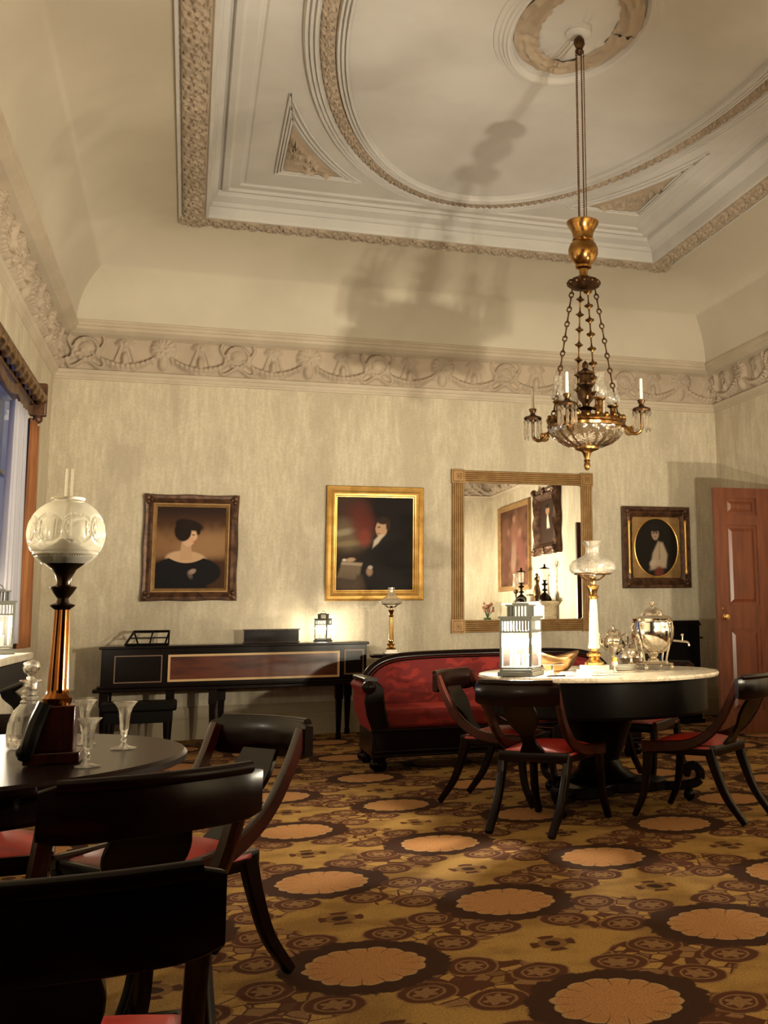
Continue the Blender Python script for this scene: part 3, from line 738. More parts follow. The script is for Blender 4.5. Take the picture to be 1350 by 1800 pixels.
def portrait_man(u, v):
    n = vnoise(u*7, v*7, 4)*.6+vnoise(u*18, v*18, 5)*.4
    C = np.ones(u.shape+(3,))*np.array((.008, .005, .004))
    C = lay(C, sm(.42-u, -.1, .3)*sm(v, .15, .5)*.8, (.05, .028, .018))
    C = lay(C, ell(u, v, .16, .58, .26, .15, 0, .5)*(.45+.5*n), (.17, .125, .075)); C = lay(C, ell(u, v, .12, .62, .14, .035, .2, .5), (.26, .21, .14))
    C = lay(C, ell(u, v, .18, .50, .22, .03, .1, .5)*.8, (.22, .16, .09)); C = lay(C, ell(u, v, .10, .72, .12, .06, 0, .7)*.6, (.12, .08, .05))
    C = lay(C, ell(u, v, .34, .70, .15, .20, .25, .5)*(.5+.5*n), (.11, .02, .014)); C = lay(C, ell(u, v, .36, .56, .075, .09, .1, .5)*.8, (.20, .04, .025))
    C = lay(C, ell(u, v, .25, .86, .16, .10, .3, .7)*.5, (.09, .02, .014))
    C = lay(C, poly(u, v, [(.30, -.1), (1.1, -.1), (1.1, .45), (.86, .60), (.66, .62), (.50, .50), (.36, .36)], .02), (.010, .008, .008))
    C = lay(C, ell(u, v, .58, .66, .075, .095, -.1, .12), (.44, .27, .165)); C = lay(C, ell(u, v, .515, .655, .015, .02, 0, .4), (.40, .24, .14))
    C = lay(C, ell(u, v, .60, .745, .085, .04, 0, .25), (.025, .013, .008)); C = lay(C, ell(u, v, .665, .69, .028, .055, 0, .3), (.03, .015, .01))
    C = lay(C, ell(u, v, .545, .675, .02, .008, 0, .5), (.08, .04, .025)); C = lay(C, ell(u, v, .545, .605, .02, .007, 0, .5), (.28, .09, .06))
    C = lay(C, poly(u, v, [(.47, .455), (.535, .50), (.60, .575), (.61, .60), (.545, .585), (.485, .53)], .015), (.50, .42, .33))
    C = lay(C, poly(u, v, [(.02, .14), (.30, .11), (.33, .29), (.08, .30)], .02), (.16, .115, .075)); C = lay(C, poly(u, v, [(.07, .275), (.33, .262), (.34, .29), (.08, .305)], .012), (.34, .27, .19))
    C = lay(C, poly(u, v, [(.20, -.02), (.40, -.02), (.34, .16), (.27, .17)], .03), (.05, .03, .02)); C = lay(C, ell(u, v, .14, .08, .16, .10, 0, .6)*.6, (.09, .06, .04))
    C = lay(C, ell(u, v, .19, .325, .06, .022, .1, .3), (.42, .27, .18)); C = lay(C, ell(u, v, .11, .322, .025, .014, 0, .4), (.6, .52, .4))
    C = lay(C, ell(u, v, .43, .20, .04, .045, .2, .4), (.28, .17, .11)); C = lay(C, ell(u, v, .44, .245, .03, .02, 0, .4), (.4, .34, .28))
    return C
def portrait_oval(u, v):
    C = np.ones(u.shape+(3,))*np.array((.012, .009, .006))
    C = lay(C, ell(u, v, .49, .74, .085, .115, 0, .15), (.30, .20, .13)); C = lay(C, ell(u, v, .49, .83, .12, .07, 0, .3), (.015, .01, .008))
    C = lay(C, ell(u, v, .455, .745, .022, .012, 0, .4), (.03, .02, .015)); C = lay(C, ell(u, v, .525, .745, .022, .012, 0, .4), (.03, .02, .015)); C = lay(C, ell(u, v, .49, .685, .028, .009, 0, .4), (.2, .06, .045))
    C = lay(C, poly(u, v, [(.35, .12), (.72, .16), (.76, .38), (.66, .58), (.55, .60), (.42, .40)], .03), (.36, .27, .185))
    C = lay(C, poly(u, v, [(.55, .30), (.60, .30), (.585, .58), (.565, .58)], .02)*.5, (.15, .09, .06)); C = lay(C, ell(u, v, .42, .24, .08, .05, .5, .4), (.42, .32, .23)); C = lay(C, ell(u, v, .56, .08, .1, .10, .3, .4), (.13, .03, .02))
    return C
def group_scene(u, v):
    n = vnoise(u*5, v*7, 8)*.5+vnoise(u*12, v*14, 9)*.5
    C = np.ones(u.shape+(3,))*np.array((.10, .042, .024)); C = lay(C, sm(n, .45, .75)*.5, (.2, .09, .055)); C = lay(C, sm(n, .5, .2)*.5, (.035, .014, .01))
    for x, y, w_, h_, c in ((.5, .86, .05, .05, (.30, .16, .10)), (.48, .62, .13, .2, (.2, .09, .06)), (.30, .66, .06, .06, (.28, .14, .09)), (.30, .5, .1, .14, (.17, .06, .045)), (.70, .70, .05, .05, (.26, .13, .09)), (.72, .52, .1, .15, (.13, .055, .04)), (.52, .36, .09, .2, (.25, .15, .11)), (.2, .35, .1, .2, (.14, .05, .04)), (.8, .25, .1, .15, (.09, .035, .025))):
        C = lay(C, ell(u, v, x, y, w_, h_, .1, .4)*.8, c)
    return C
def portrait_pale(u, v):
    C = np.ones(u.shape+(3,))*np.array((.03, .014, .009)); C = lay(C, ell(u, v, .55, .74, .12, .10, 0, .2), (.30, .17, .10))
    C = lay(C, ell(u, v, .55, .84, .13, .05, 0, .3), (.01, .006, .004)); C = lay(C, poly(u, v, [(.42, .34), (.60, .34), (.60, .55), (.56, .64), (.52, .64)], .03), (.62, .52, .38)); return C
t = T('portrait_painting', 'portrait of a dark haired woman in black in a dark carved frame', 'painting', (0, YB, 1.683))
frame(t, .81, .95, [(0, .002), (0, .035), (.012, .055), (.035, .05), (.06, .062), (.078, .05)], M['darkgilt'], segs=24, wob=.03)
frame(t, .66, .80, [(0, .045), (.012, .046), (.03, .03), (.036, .022)], M['oldgilt'], 'gilt_slip')
canvas(t, .60, .74, portrait_lady)
for sx in (-1, 1):
    for sz in (-1, 1):
        g = G(); g.ball((sx*.375, -.045, sz*.445), .035, 12); g.ball((sx*.345, -.052, sz*.43), .022, 10); g.ball((sx*.37, -.052, sz*.405), .022, 10); g.done('corner_ornament', M['darkgilt'], t)
t = T('portrait_painting', 'portrait of a seated man in a black coat in a bright plain gilt frame', 'painting', (1.658, YB, 1.735))
frame(t, .925, 1.08, [(0, .002), (0, .05), (.006, .056), (.02, .05), (.045, .058), (.07, .040), (.085, .036), (.092, .022), (.10, .02)], M['gilt'])
canvas(t, .74, .89, portrait_man)
t = T('portrait_painting', 'small oval portrait of a figure in white in a heavy dark frame', 'painting', (4.568, YB, 1.718))
frame(t, .752, .838, [(0, .002), (0, .07), (.01, .08), (.03, .078), (.045, .06), (.07, .072), (.085, .06), (.10, .042), (.115, .04)], M['darkgilt'])
g = G(); n = 64; a_, b_ = .245, .305; O = []; I = []
for i in range(n):
    a = TAU*i/n; c_, s_ = math.cos(a), math.sin(a); kx = min(.27/abs(c_) if abs(c_) > 1e-6 else 9, .312/abs(s_) if abs(s_) > 1e-6 else 9)
    O.append(g.bm.verts.new((c_*kx, -.041, s_*kx))); I.append(g.bm.verts.new((c_*a_, -.041, s_*b_)))
for i in range(n): g.bm.faces.new((O[i], O[(i+1) % n], I[(i+1) % n], I[i]))
g.done('spandrel_mount', M['oldgilt'], t)
g = G(); g.sweep([(a_*math.cos(TAU*i/64), -.042, b_*math.sin(TAU*i/64)) for i in range(64)], [(.010*math.cos(TAU*q/8), .010*math.sin(TAU*q/8)) for q in range(8)], side=(0, 1, 0), closed=True); g.done('oval_bead', M['gilt'], t)
canvas(t, .49, .61, portrait_oval, y=-.03, nu=90, nv=60, oval=True)
for sx in (-1, 1):
    g = G(); g.lathe([(.012, -.28), (.02, -.26), (.014, -.22), (.014, .22), (.02, .26), (.012, .28)], (sx*.318, -.075, 0), 10); g.done('side_column', M['gilt'], t)
    for sz in (-1, 1):
        g = G(); g.ball((sx*.33, -.07, sz*.375), .032, 10); g.ball((sx*.30, -.068, sz*.36), .02, 8); g.ball((sx*.325, -.068, sz*.34), .02, 8); g.done('corner_ornament', M['darkgilt'], t)
# wall mirror
t = T('wall_mirror', 'large square mirror in a reeded gilt frame with corner blocks, above the sofa', 'mirror', (3.137, YB, 1.672))
mw, mh, fwid = 1.47, 1.585, .125
def reeds(x0, x1, z0, z1, vertical):
    g = G(); n = 6; wv_ = fwid-.006; out = []
    for i in range(n):
        for q in range(5):
            a = PI*q/4; out.append((-wv_/2+(i+.5)*wv_/n-wv_/n/2*math.cos(a), -.030-.010*math.sin(a)))
    out = [(-wv_/2, -.002)]+out+[(wv_/2, -.002)]
    rs = []
    for e in (0, 1):
        if vertical: rs.append([g.bm.verts.new(((x0+x1)/2+p, d, z0 if e == 0 else z1)) for p, d in out])
        else: rs.append([g.bm.verts.new((x0 if e == 0 else x1, d, (z0+z1)/2+p)) for p, d in out])
    A, B = rs; m = len(out)
    for i in range(m-1): g.bm.faces.new((A[i], A[i+1], B[i+1], B[i]))
    return g
for s_ in (-1, 1):
    x = s_*(mw/2-fwid/2); z = s_*(mh/2-fwid/2)
    reeds(x-fwid/2, x+fwid/2, -mh/2+fwid, mh/2-fwid, True).done('reeded_side', M['oldgilt'], t, smooth=50)
    reeds(-mw/2+fwid, mw/2-fwid, z-fwid/2, z+fwid/2, False).done('reeded_rail', M['oldgilt'], t, smooth=50)
    for s2 in (-1, 1):
        zz_ = s2*(mh/2-fwid/2); g = G()
        g.box((x, -.024, zz_), (fwid*1.06, .048, fwid*1.06)); v = []
        for ins, y_ in ((.012, -.048), (.018, -.056), (.040, -.056), (.046, -.044)):
            hh = fwid*.53-ins; v.append([g.bm.verts.new((x+a*hh, y_, zz_+b*hh)) for a, b in ((-1, -1), (1, -1), (1, 1), (-1, 1))])
        for A, B in zip(v, v[1:]):
            for i in range(4): g.bm.faces.new((A[i], A[(i+1) % 4], B[(i+1) % 4], B[i]))
        g.ball((x, -.05, zz_), .013, 10); g.done('corner_block', M['oldgilt'], t, smooth=30)
g = G(); g.box((0, -.014, 0), (mw-2*fwid+.01, .006, mh-2*fwid+.01)); g.done('mirror_glass', M['mirror'], t, smooth=0)
g = G(); g.box((0, -.006, 0), (mw-.06, .008, mh-.06)); g.done('back_board', M['wood'], t, smooth=0)
# ---------------------------------------------------------------- the right wall, seen in the mirror
RZ = -PI/2
def on_right(name, label, y, z, w, h, fn, prof, mat, wob=0, slip=None):
    t = T(name, label, 'painting', (XR, y, z), PI/2*0-PI/2*-1)
    t.rotation_euler = (0, 0, -PI/2)
    frame(t, w, h, prof, mat, segs=24 if wob else 1, wob=wob); ins = prof[-1][0]
    canvas(t, w-2*ins+.01, h-2*ins+.01, fn, nu=80, nv=90); return t
on_right('group_painting', 'tall reddish brown figure painting in a plain gilt frame, seen in the mirror', 2.575, 2.22, 1.85, 1.50, group_scene, [(0, .002), (0, .05), (.02, .055), (.08, .035), (.09, .02)], M['oldgilt'])
tt = on_right('portrait_painting', 'ornately framed dark portrait over the mantelpiece, seen in the mirror', 4.46, 2.51, 1.12, 1.02, portrait_pale, [(0, .002), (0, .07), (.02, .10), (.06, .09), (.09, .11), (.13, .07), (.15, .05), (.17, .02)], M['darkgilt'], .14)
for sx in (-1, 0, 1):
    for sz in (-1, 1):
        g = G(); g.ball((sx*.51, -.09, sz*.48), .06 if sx else .05, 12); g.ball((sx*.47, -.10, sz*.44), .04, 10); g.done('frame_scroll', M['darkgilt'], tt)
t = T('mantelpiece', 'pale stone mantelpiece against the right wall, seen in the mirror', 'mantelpiece', (XR, 3.85, 0), -PI/2)
g = G(); g.box((0, -.16, 1.235), (2.1, .32, .04)); g.box((0, -.14, 1.205), (2.0, .28, .03)); g.done('shelf', M['marble'], t, bevel=.006)
g = G(); g.box((0, -.11, 1.07), (1.9, .22, .24)); g.box((0, -.115, 1.185), (1.94, .235, .02)); g.done('frieze_block', M['marble'], t, bevel=.004)
for s_ in (-1, 1):
    g = G(); g.box((s_*.80, -.11, .475), (.26, .22, .95)); g.box((s_*.80, -.12, .06), (.30, .24, .12)); g.done('jamb', M['marble'], t, bevel=.004)
g = G(); g.box((0, -.03, .47), (1.34, .05, .94)); g.done('firebox', M['black'], t, smooth=0)
def mantel_lamp(y, label, g0='mantel lamps'):
    t = T('mantel_lamp', label, 'lamp', (5.14, y, 1.2555)); 
    g = G(); g.lathe([(.10, 0), (.105, .02), (.09, .07), (.05, .11), (.02, .13), (.018, .15), (.045, .16), (.045, .175), (.018, .19), (.016, .23), (.05, .25), (.055, .26), (.02, .275), (.02, .30), (.04, .32)], seg=20); g.done('stem', M['wood'], t)
    g = G(); g.lathe([(.035, .32), (.045, .35), (.045, .48), (.042, .49)], seg=20, caps=False); g.done('glass_shade', M['shade'], t)
    g = G(); g.lathe([(.085, .49), (.08, .50), (.02, .52), (.012, .54), (.02, .55), (0, .57)], seg=20); g.done('cap', M['wood'], t)
mantel_lamp(3.50, 'dark mantel lamp with a capped glass, nearer the big painting, seen in the mirror')
mantel_lamp(4.72, 'dark capped mantel lamp under the ornate portrait, seen in the mirror')
t = T('oil_lamp', 'small lamp with a clear glass chimney on the mantelpiece, seen in the mirror', 'lamp', (5.16, 3.13, 1.2555))
g = G(); g.lathe([(.05, 0), (.05, .02), (.015, .04), (.015, .14), (.04, .17), (.045, .20), (.02, .22)], seg=18); g.done('base', M['bronze'], t)
g = G(); g.lathe([(.03, .22), (.06, .27), (.05, .36), (.04, .42), (.05, .48)], seg=18, caps=False); g.done('chimney', M['shade'], t)
t = T('statuette', 'dark standing figurine on a small plinth on the mantelpiece, seen in the mirror', 'figurine', (5.14, 4.33, 1.2555))
g = G(); g.box((0, 0, .045), (.12, .16, .09)); g.done('plinth', M['bronze'], t, bevel=.006)
g = G(); g.lathe([(.055, .09), (.06, .14), (.045, .22), (.03, .28), (.045, .32), (.04, .36), (.015, .385)], seg=14); g.ball((0, 0, .41), .026, 12, 1.2); g.tube([(0, .03, .35), (0, .09, .34), (0, .11, .39)], .012, 6); g.tube([(0, -.03, .35), (0, -.07, .28), (0, -.05, .23)], .012, 6); g.done('figure', M['bronze'], t)
t = T('crystal_box', 'small glass casket on the mantelpiece between the lamps, seen in the mirror', 'box', (5.14, 4.02, 1.2555))
g = G(); g.box((0, 0, .05), (.10, .16, .10)); g.done('body', M['shade'], t, bevel=.006)
g = G(); g.box((0, 0, .11), (.11, .17, .018)); g.done('lid', M['brass'], t, bevel=.004)
t = T('plant_stand', 'round dark stand in the corner carrying a green vase, seen in the mirror', 'stand', (5.05, 1.72, 0))
g = G(); g.lathe([(.17, 0), (.17, .03), (.04, .06), (.03, .60), (.05, .66), (.18, .70), (.18, .725), (.0, .726)], seg=24); g.done('pedestal', M['wood'], t)
t = T('flower_vase', 'green vase of dried flowers on the corner stand, seen in the mirror', 'vase', (5.05, 1.72, .7275))
g = G(); g.lathe([(.06, 0), (.11, .06), (.13, .14), (.09, .23), (.06, .27), (.07, .29)], seg=24); g.done('body', M['green'], t)
rnd = random.Random(4); g = G(); h = G()
for i in range(16):
    a, r = rnd.uniform(0, TAU), rnd.uniform(.02, .15); p = (r*math.cos(a), r*math.sin(a), .40+rnd.uniform(-.04, .14)); g.tube([(0, 0, .27), (p[0]*.4, p[1]*.4, .34), p], .004, 5); h.ball(p, rnd.uniform(.02, .035), 8)
g.done('stems', M['green'], t); h.done('blooms', M['petal'], t)
# ---------------------------------------------------------------- spinet and what stands by it
t = T('spinet', 'long dark mahogany spinet with satinwood inlay standing against the back wall', 'piano', (0, 9.80, 0))
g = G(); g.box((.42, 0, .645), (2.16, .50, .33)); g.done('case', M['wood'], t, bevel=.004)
g = G(); g.box((.42, -.004, .8175), (2.20, .53, .022)); g.done('lid', M['wood'], t, bevel=.006)
g = G(); g.box((.40, -.01, .475), (2.23, .54, .03)); g.box((.41, -.008, .50), (2.19, .52, .018)); g.done('lower_moulding', M['wood'], t, bevel=.006)
def inlay(x0, x1, z0, z1, name, pm, im, wd=.018):
    g = G(); g.box(((x0+x1)/2, -.253, (z0+z1)/2), (x1-x0, .008, z1-z0)); p = g.done(name, pm, t, smooth=0)
    g = G(); y = -.2585
    g.box(((x0+x1)/2, y, z0+wd/2), (x1-x0, .003, wd)); g.box(((x0+x1)/2, y, z1-wd/2), (x1-x0, .003, wd))
    g.box((x0+wd/2, y, (z0+z1)/2), (wd, .003, z1-z0-2*wd)); g.box((x1-wd/2, y, (z0+z1)/2), (wd, .003, z1-z0-2*wd)); g.done('inlay_line', im, p, smooth=0)
inlay(-.145, 1.265, .533, .755, 'front_panel', M['panelwood'], M['inlay'])
M['dullinlay'] = newmat('dull_inlay', (.16, .08, .035), .4)[0]
inlay(-.56, -.19, .533, .755, 'left_panel', M['wood'], M['dullinlay'], .009); inlay(1.305, 1.475, .55, .765, 'right_panel', M['wood'], M['dullinlay'], .012)
for x, y in ((-.63, -.2), (-.12, -.2), (.22, -.2), (1.27, -.2), (-.63, .2), (.3, .2), (1.40, .2)):
    g = G(); g.box((x, y, .4), (.07, .07, .12)); g.sweep([(x, y, .34), (x, y, .04)], rsec(.06, .06, .15), scale=[1, .6]); g.box((x, y, .025), (.045, .045, .05)); g.done('leg', M['wood'], t, bevel=.003)
t = T('music_stand', 'small open dark music rest lying on the left end of the spinet', 'stand', (-.30, 9.74, .8315))
g = G(); B = [(-.19, -.06, .008), (.15, -.06, .008), (.15, .08, .115), (-.13, .08, .115)]
for a, b_ in ((0, 1), (1, 2), (2, 3), (3, 0)): g.sweep([B[a], B[b_]], rsec(.02, .014), side=(0, -.6, .8))
g.sweep([(.0, -.06, .01), (.02, .08, .115)], rsec(.012, .012)); g.sweep([(-.16, .01, .062), (.15, .01, .062)], rsec(.012, .012)); g.done('rest_frame', M['black'], t)
g = G(); g.sweep([(-.13, .08, .112), (-.10, .16, .012)], rsec(.012, .012)); g.sweep([(.15, .08, .112), (.12, .16, .012)], rsec(.012, .012)); g.done('prop', M['black'], t)
t = T('music_box', 'low dark wooden box standing upright on the middle of the spinet', 'box', (.705, 9.86, .829))
g = G(); g.box((0, 0, .055), (.47, .05, .11)); g.done('body', M['wood'], t, bevel=.003)
g = G(); g.box((0, -.003, .116), (.49, .065, .01)); g.box((0, -.003, .006), (.49, .065, .01)); g.done('edge_moulding', M['redwood'], t, bevel=.002)
t = T('piano_bench', 'dark bench pushed under the left end of the spinet', 'bench', (-.34, 9.22, 0))
g = G(); g.box((0, 0, .37), (.56, .30, .07)); g.done('seat', M['black'], t, bevel=.015)
g = G(); g.box((0, 0, .29), (.50, .26, .09)); g.done('apron', M['black'], t, bevel=.004)
for sx in (-1, 1):
    for sy in (-1, 1):
        g = G(); g.lathe([(.02, 0), (.028, .02), (.022, .05), (.03, .16), (.034, .25)], (sx*.215, sy*.10, 0), 14); g.done('leg', M['black'], t)
t = T('lamp_table', 'small round dark stand mostly hidden behind the sofa arm', 'table', (1.655, 9.22, 0))
g = G(); g.lathe([(.17, .70), (.18, .71), (.18, .72), (.17, .73), (0, .7305)], seg=28); g.done('tabletop', M['wood'], t)
g = G(); g.lathe([(.16, 0), (.16, .03), (.05, .06), (.03, .12), (.045, .25), (.022, .40), (.03, .62), (.06, .70)], seg=20); g.done('pedestal', M['wood'], t)
def astral(loc, k, label, colmat, shade_prof, base_parts=True, top=.71, seg=32):
    t = T('astral_lamp', label, 'lamp', loc)
    g = G(); g.box((0, 0, .008*k), (.155*k, .155*k, .016*k)); g.box((0, 0, .028*k), (.125*k, .125*k, .026*k)); g.done('plinth', M['marble'], t, bevel=.002*k)
    g = G(); g.lathe([(r*k, z*k) for r, z in ((.05, .041), (.052, .055), (.035, .065), (.026, .08), (.04, .09), (.042, .10), (.02, .115), (.024, .13))], seg=24, mod=lambda a, q: 1+.04*math.cos(a*12)); g.done('foot', M['brightbrass'], t)
    g = G(); g.lathe([(r*k, z*k) for r, z in ((.028, .13), (.031, .14), (.027, .15), (.020, .36), (.017, .395))], seg=36, mod=lambda a, q: 1+.06*math.cos(a*12)); g.done('column', colmat, t)
    g = G(); g.lathe([(r*k, z*k) for r, z in ((.020, .395), (.030, .41), (.020, .42), (.024, .44), (.034, .465), (.038, .468), (.014, .475), (.012, .50), (.022, .515))], seg=24); g.done('font', M['brightbrass'], t)
    g = G()
    for j in range(4):
        a = j*PI/2+.5; g.tube([(math.cos(a)*r*k, math.sin(a)*r*k, z*k) for r, z in ((.014, .50), (.05, .502), (.085, .520), (.100, .535))], .004*k, 6)
    g.tube([(math.cos(TAU*i/32)*.100*k, math.sin(TAU*i/32)*.100*k, .535*k) for i in range(32)], .0045*k, 6, closed=True); g.done('shade_ring', M['bronze'], t)
    g = G(); g.lathe([(r*k, z*k) for r, z in shade_prof], seg=40, caps=False); g.done('glass_shade', M['shade'], t)
    g = G(); g.lathe([(.016*k, .515*k), (.022*k, .56*k), (.014*k, .62*k), (.013*k, .66*k)], seg=16, caps=False); g.done('chimney', M['chimney'], t)
    return t
SP = [(.092, .533), (.115, .538), (.129, .555), (.128, .580), (.110, .605), (.075, .622), (.048, .634), (.038, .650), (.037, .672), (.046, .695), (.064, .712)]
astral((2.10, 5.50, .7225), 1.0, 'tall lamp with a fluted cream column and cut glass shade on the marble table', M['creamcol'], SP)
astral((1.655, 9.22, .7325), .78, 'slender brass lamp with a pale glass shade standing behind the sofa arm', M['brightbrass'], [(.094, .533), (.12, .545), (.13, .565), (.12, .585), (.085, .605), (.055, .622), (.042, .645), (.036, .68), (.038, .72)])
# barrel organ beside the door
t = T('barrel_organ', 'tall black cabinet with a hand crank standing near the open door', 'cabinet', (4.485, 9.62, 0), 0)
g = G(); g.box((0, 0, .47), (.44, .36, .90)); g.box((0, 0, .02), (.48, .40, .04)); g.done('case', M['black'], t, bevel=.006)
g = G(); g.box((0, 0, .945), (.47, .39, .05), taper=.92); g.done('lid', M['black'], t, bevel=.006)
g = G(); g.sweep([(.22, -.05, .86), (.255, -.05, .86)], rsec(.012, .012)); g.sweep([(.255, -.05, .865), (.265, -.05, .80)], rsec(.010, .010)); g.lathe([(.008, 0), (.011, .01), (.011, .04), (.007, .05)], (0, 0, 0), 10, M=Matrix.Translation((.265, -.05, .80)) @ Matrix.Rotation(PI/2, 4, 'Y')); g.done('crank', M['bronze'], t)
# ---------------------------------------------------------------- sofa
t = T('sofa', 'crimson damask sofa with a rounded dark mahogany frame against the back wall', 'sofa', (2.20, 7.74, 0))
hwid = 1.04
rail = bez([(-.985, .25, .36), (-.99, .25, .47), (-.965, .25, .58), (-.89, .25, .675), (-.78, .25, .728), (-.62, .25, .748), (-.3, .25, .757), (.3, .25, .757), (.62, .25, .748), (.78, .25, .728), (.89, .25, .675), (.965, .25, .58), (.99, .25, .47), (.985, .25, .36)], 8)
g = G(); g.sweep(rail, [(.035*math.cos(TAU*q/12)*1.0, .032*math.sin(TAU*q/12)) for q in range(12)], side=(0, 1, 0)); g.done('back_frame', M['wood'], t)
g = G(); inner = [(p.x*.975, .20, .30+(p.z-.30)*.955) for p in rail[::2]]; g.sweep(inner, [(.006*math.cos(TAU*q/8), .006*math.sin(TAU*q/8)) for q in range(8)], side=(0, 1, 0)); g.done('frame_bead', M['wood'], t)
g = G(); P_ = [(p.x*.985, .30+(p.z-.30)*.975) for p in rail]+[(.97, .28), (-.97, .28)]
g.prism(P_, Matrix.Translation((0, .28, 0)) @ Matrix.Rotation(PI/2, 4, 'X'), .07); g.done('back_upholstery', M['damask'], t, bevel=.01)
g = G(); g.box((0, -.04, .345), (1.88, .56, .13)); g.done('seat_cushion', M['damask'], t, bevel=.03, seg=4)
g = G(); g.box((0, -.04, .185), (1.98, .60, .17)); g.done('seat_rail', M['wood'], t, bevel=.01)
g = G(); 
for z_ in (.105, .135, .275): g.sweep([(-1.0, -.345, z_), (1.0, -.345, z_)], [(.010*math.cos(TAU*q/8), .010*math.sin(TAU*q/8)) for q in range(8)])
g.done('rail_moulding', M['wood'], t)
for s_ in (-1, 1):
    arm = [(.86, .12), (.875, .30), (.905, .43), (.915, .53), (.93, .575), (.96, .60), (1.0, .612), (1.045, .603), (1.068, .575), (1.055, .545), (1.035, .525), (1.045, .47), (1.03, .38), (.99, .27), (.96, .12)]
    arm = [(s_*x, z) for x, z in arm]
    sc_ = lambda P, k: [((x-s_*.96)*k+s_*.96, (z-.36)*k+.36) for x, z in P]
    g = G(); g.prism(sc_(arm, .955), Matrix.Translation((0, .25, 0)) @ Matrix.Rotation(PI/2, 4, 'X'), .55); g.done('arm_upholstery', M['damask'], t, bevel=.006)
    g = G(); g.prism(arm, Matrix.Translation((0, -.30, 0)) @ Matrix.Rotation(PI/2, 4, 'X'), .05); g.lathe([(.045, 0), (.047, .03), (.030, .042), (.0, .05)], (0, 0, 0), 20, M=Matrix.Translation((s_*1.02, -.345, .568)) @ Matrix.Rotation(PI/2, 4, 'X')); g.done('arm_front', M['wood'], t, bevel=.01)
    g = G(); g.sweep([(s_*(1.0), -.30, .612), (s_*1.0, .24, .612)], rsec(.09, .03), side=(1, 0, 0)); g.done('arm_rail', M['wood'], t)
    for y in (-.27, .22):
        g = G(); g.lathe([(.035, .0), (.05, .02), (.055, .045), (.04, .07), (.06, .10)], (s_*.93, y, 0), 16); g.ball((s_*.97, y-.03*(1 if y < 0 else -1), .05), .035, 10); g.done('foot', M['wood'], t)
# ---------------------------------------------------------------- klismos chairs
def chair(label, loc, rz):
    t = T('dining_chair', label, 'chair', loc, rz, 'sabre leg dining chairs')
    g = G()
    def seat(u, v):
        x = (u-.5)*2; y = (v-.5)*2; w_ = .185+.02*v; r = max(abs(x), abs(y)); return (x*w_, y*.19, .372+.042*(1-abs(x)**3.0)*(1-abs(y)**3.0)**.8)
    g.grid(17, 17, seat); vs_ = [v for v in g.bm.verts]; b_ = []
    e = bmesh.ops.extrude_face_region(g.bm, geom=g.bm.faces[:]); bmesh.ops.translate(g.bm, verts=[v for v in e['geom'] if isinstance(v, bmesh.types.BMVert)], vec=(0, 0, -.0))
    for v in vs_: v.co.z = .360
    g.done('seat', M['leather'], t, smooth=70)
    g = G(); g.sweep([(-.175, -.18, .352), (.175, -.18, .352), (.185, .19, .352), (-.185, .19, .352)], rsec(.05, .03, .2), side=(0, 0, 1), closed=True); g.done('seat_frame', M['wood'], t)
    for s_ in (-1, 1):
        path = bez([(s_*.205, .205, .36), (s_*.203, .08, .366), (s_*.198, -.05, .382), (s_*.194, -.15, .428), (s_*.195, -.225, .50), (s_*.198, -.285, .60), (s_*.20, -.33, .70)], 6)
        n = len(path)
        g = G(); g.sweep(path, rsec(.030, .060, .45), side=(1, 0, 0), scale=[(1, 1-.42*(i/n)) for i in range(n)]); g.done('side_rail', M['redwood'], t)
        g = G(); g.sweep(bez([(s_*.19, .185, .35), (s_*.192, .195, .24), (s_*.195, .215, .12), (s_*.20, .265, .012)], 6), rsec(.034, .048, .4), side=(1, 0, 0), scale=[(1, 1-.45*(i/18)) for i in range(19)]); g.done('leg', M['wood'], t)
        g = G(); g.sweep(bez([(s_*.178, -.155, .36), (s_*.176, -.185, .26), (s_*.172, -.24, .13), (s_*.167, -.33, .012)], 6), rsec(.034, .055, .4), side=(1, 0, 0), scale=[(1, 1-.45*(i/18)) for i in range(19)]); g.done('leg', M['wood'], t)
    g = G(); pts = [(x, -.335-.045*(1-(x/.225)**2), .665) for x in np.linspace(-.225, .225, 17)]
    g.sweep(pts, rsec(.115, .026, .35), side=(0, 0, 1), scale=[(.80 if i in (0, 16) else .95 if i in (1, 15) else 1, 1) for i in range(17)])
    g.tube([(x, y-.008, z+.052) for x, y, z in pts[1:-1]], .014, 10)
    g.done('crest_rail', M['wood'], t, smooth=50)
    g = G(); sp = bez([(0, -.185, .375), (0, -.235, .45), (0, -.285, .53), (0, -.345, .63)], 6); n = len(sp)
    wd = [.85, .80, .68, .55, .48, .45, .46, .50, .58, .70, .84, .98, 1.08, 1.14, 1.16, 1.14, 1.08, 1.02, 1.0]
    g.sweep(sp, rsec(.155, .016, .3), side=(1, 0, 0), scale=[(wd[min(i, 18)], 1) for i in range(n)]); g.done('splat', M['wood'], t)
    return t
def face(fx, fy): return math.atan2(-fx, fy)
ch0 = chair('dark chair in front of the marble table, its back towards the viewer', (1.747, 5.23, 0), face(.7, .7))
GR = 'sabre leg dining chairs'
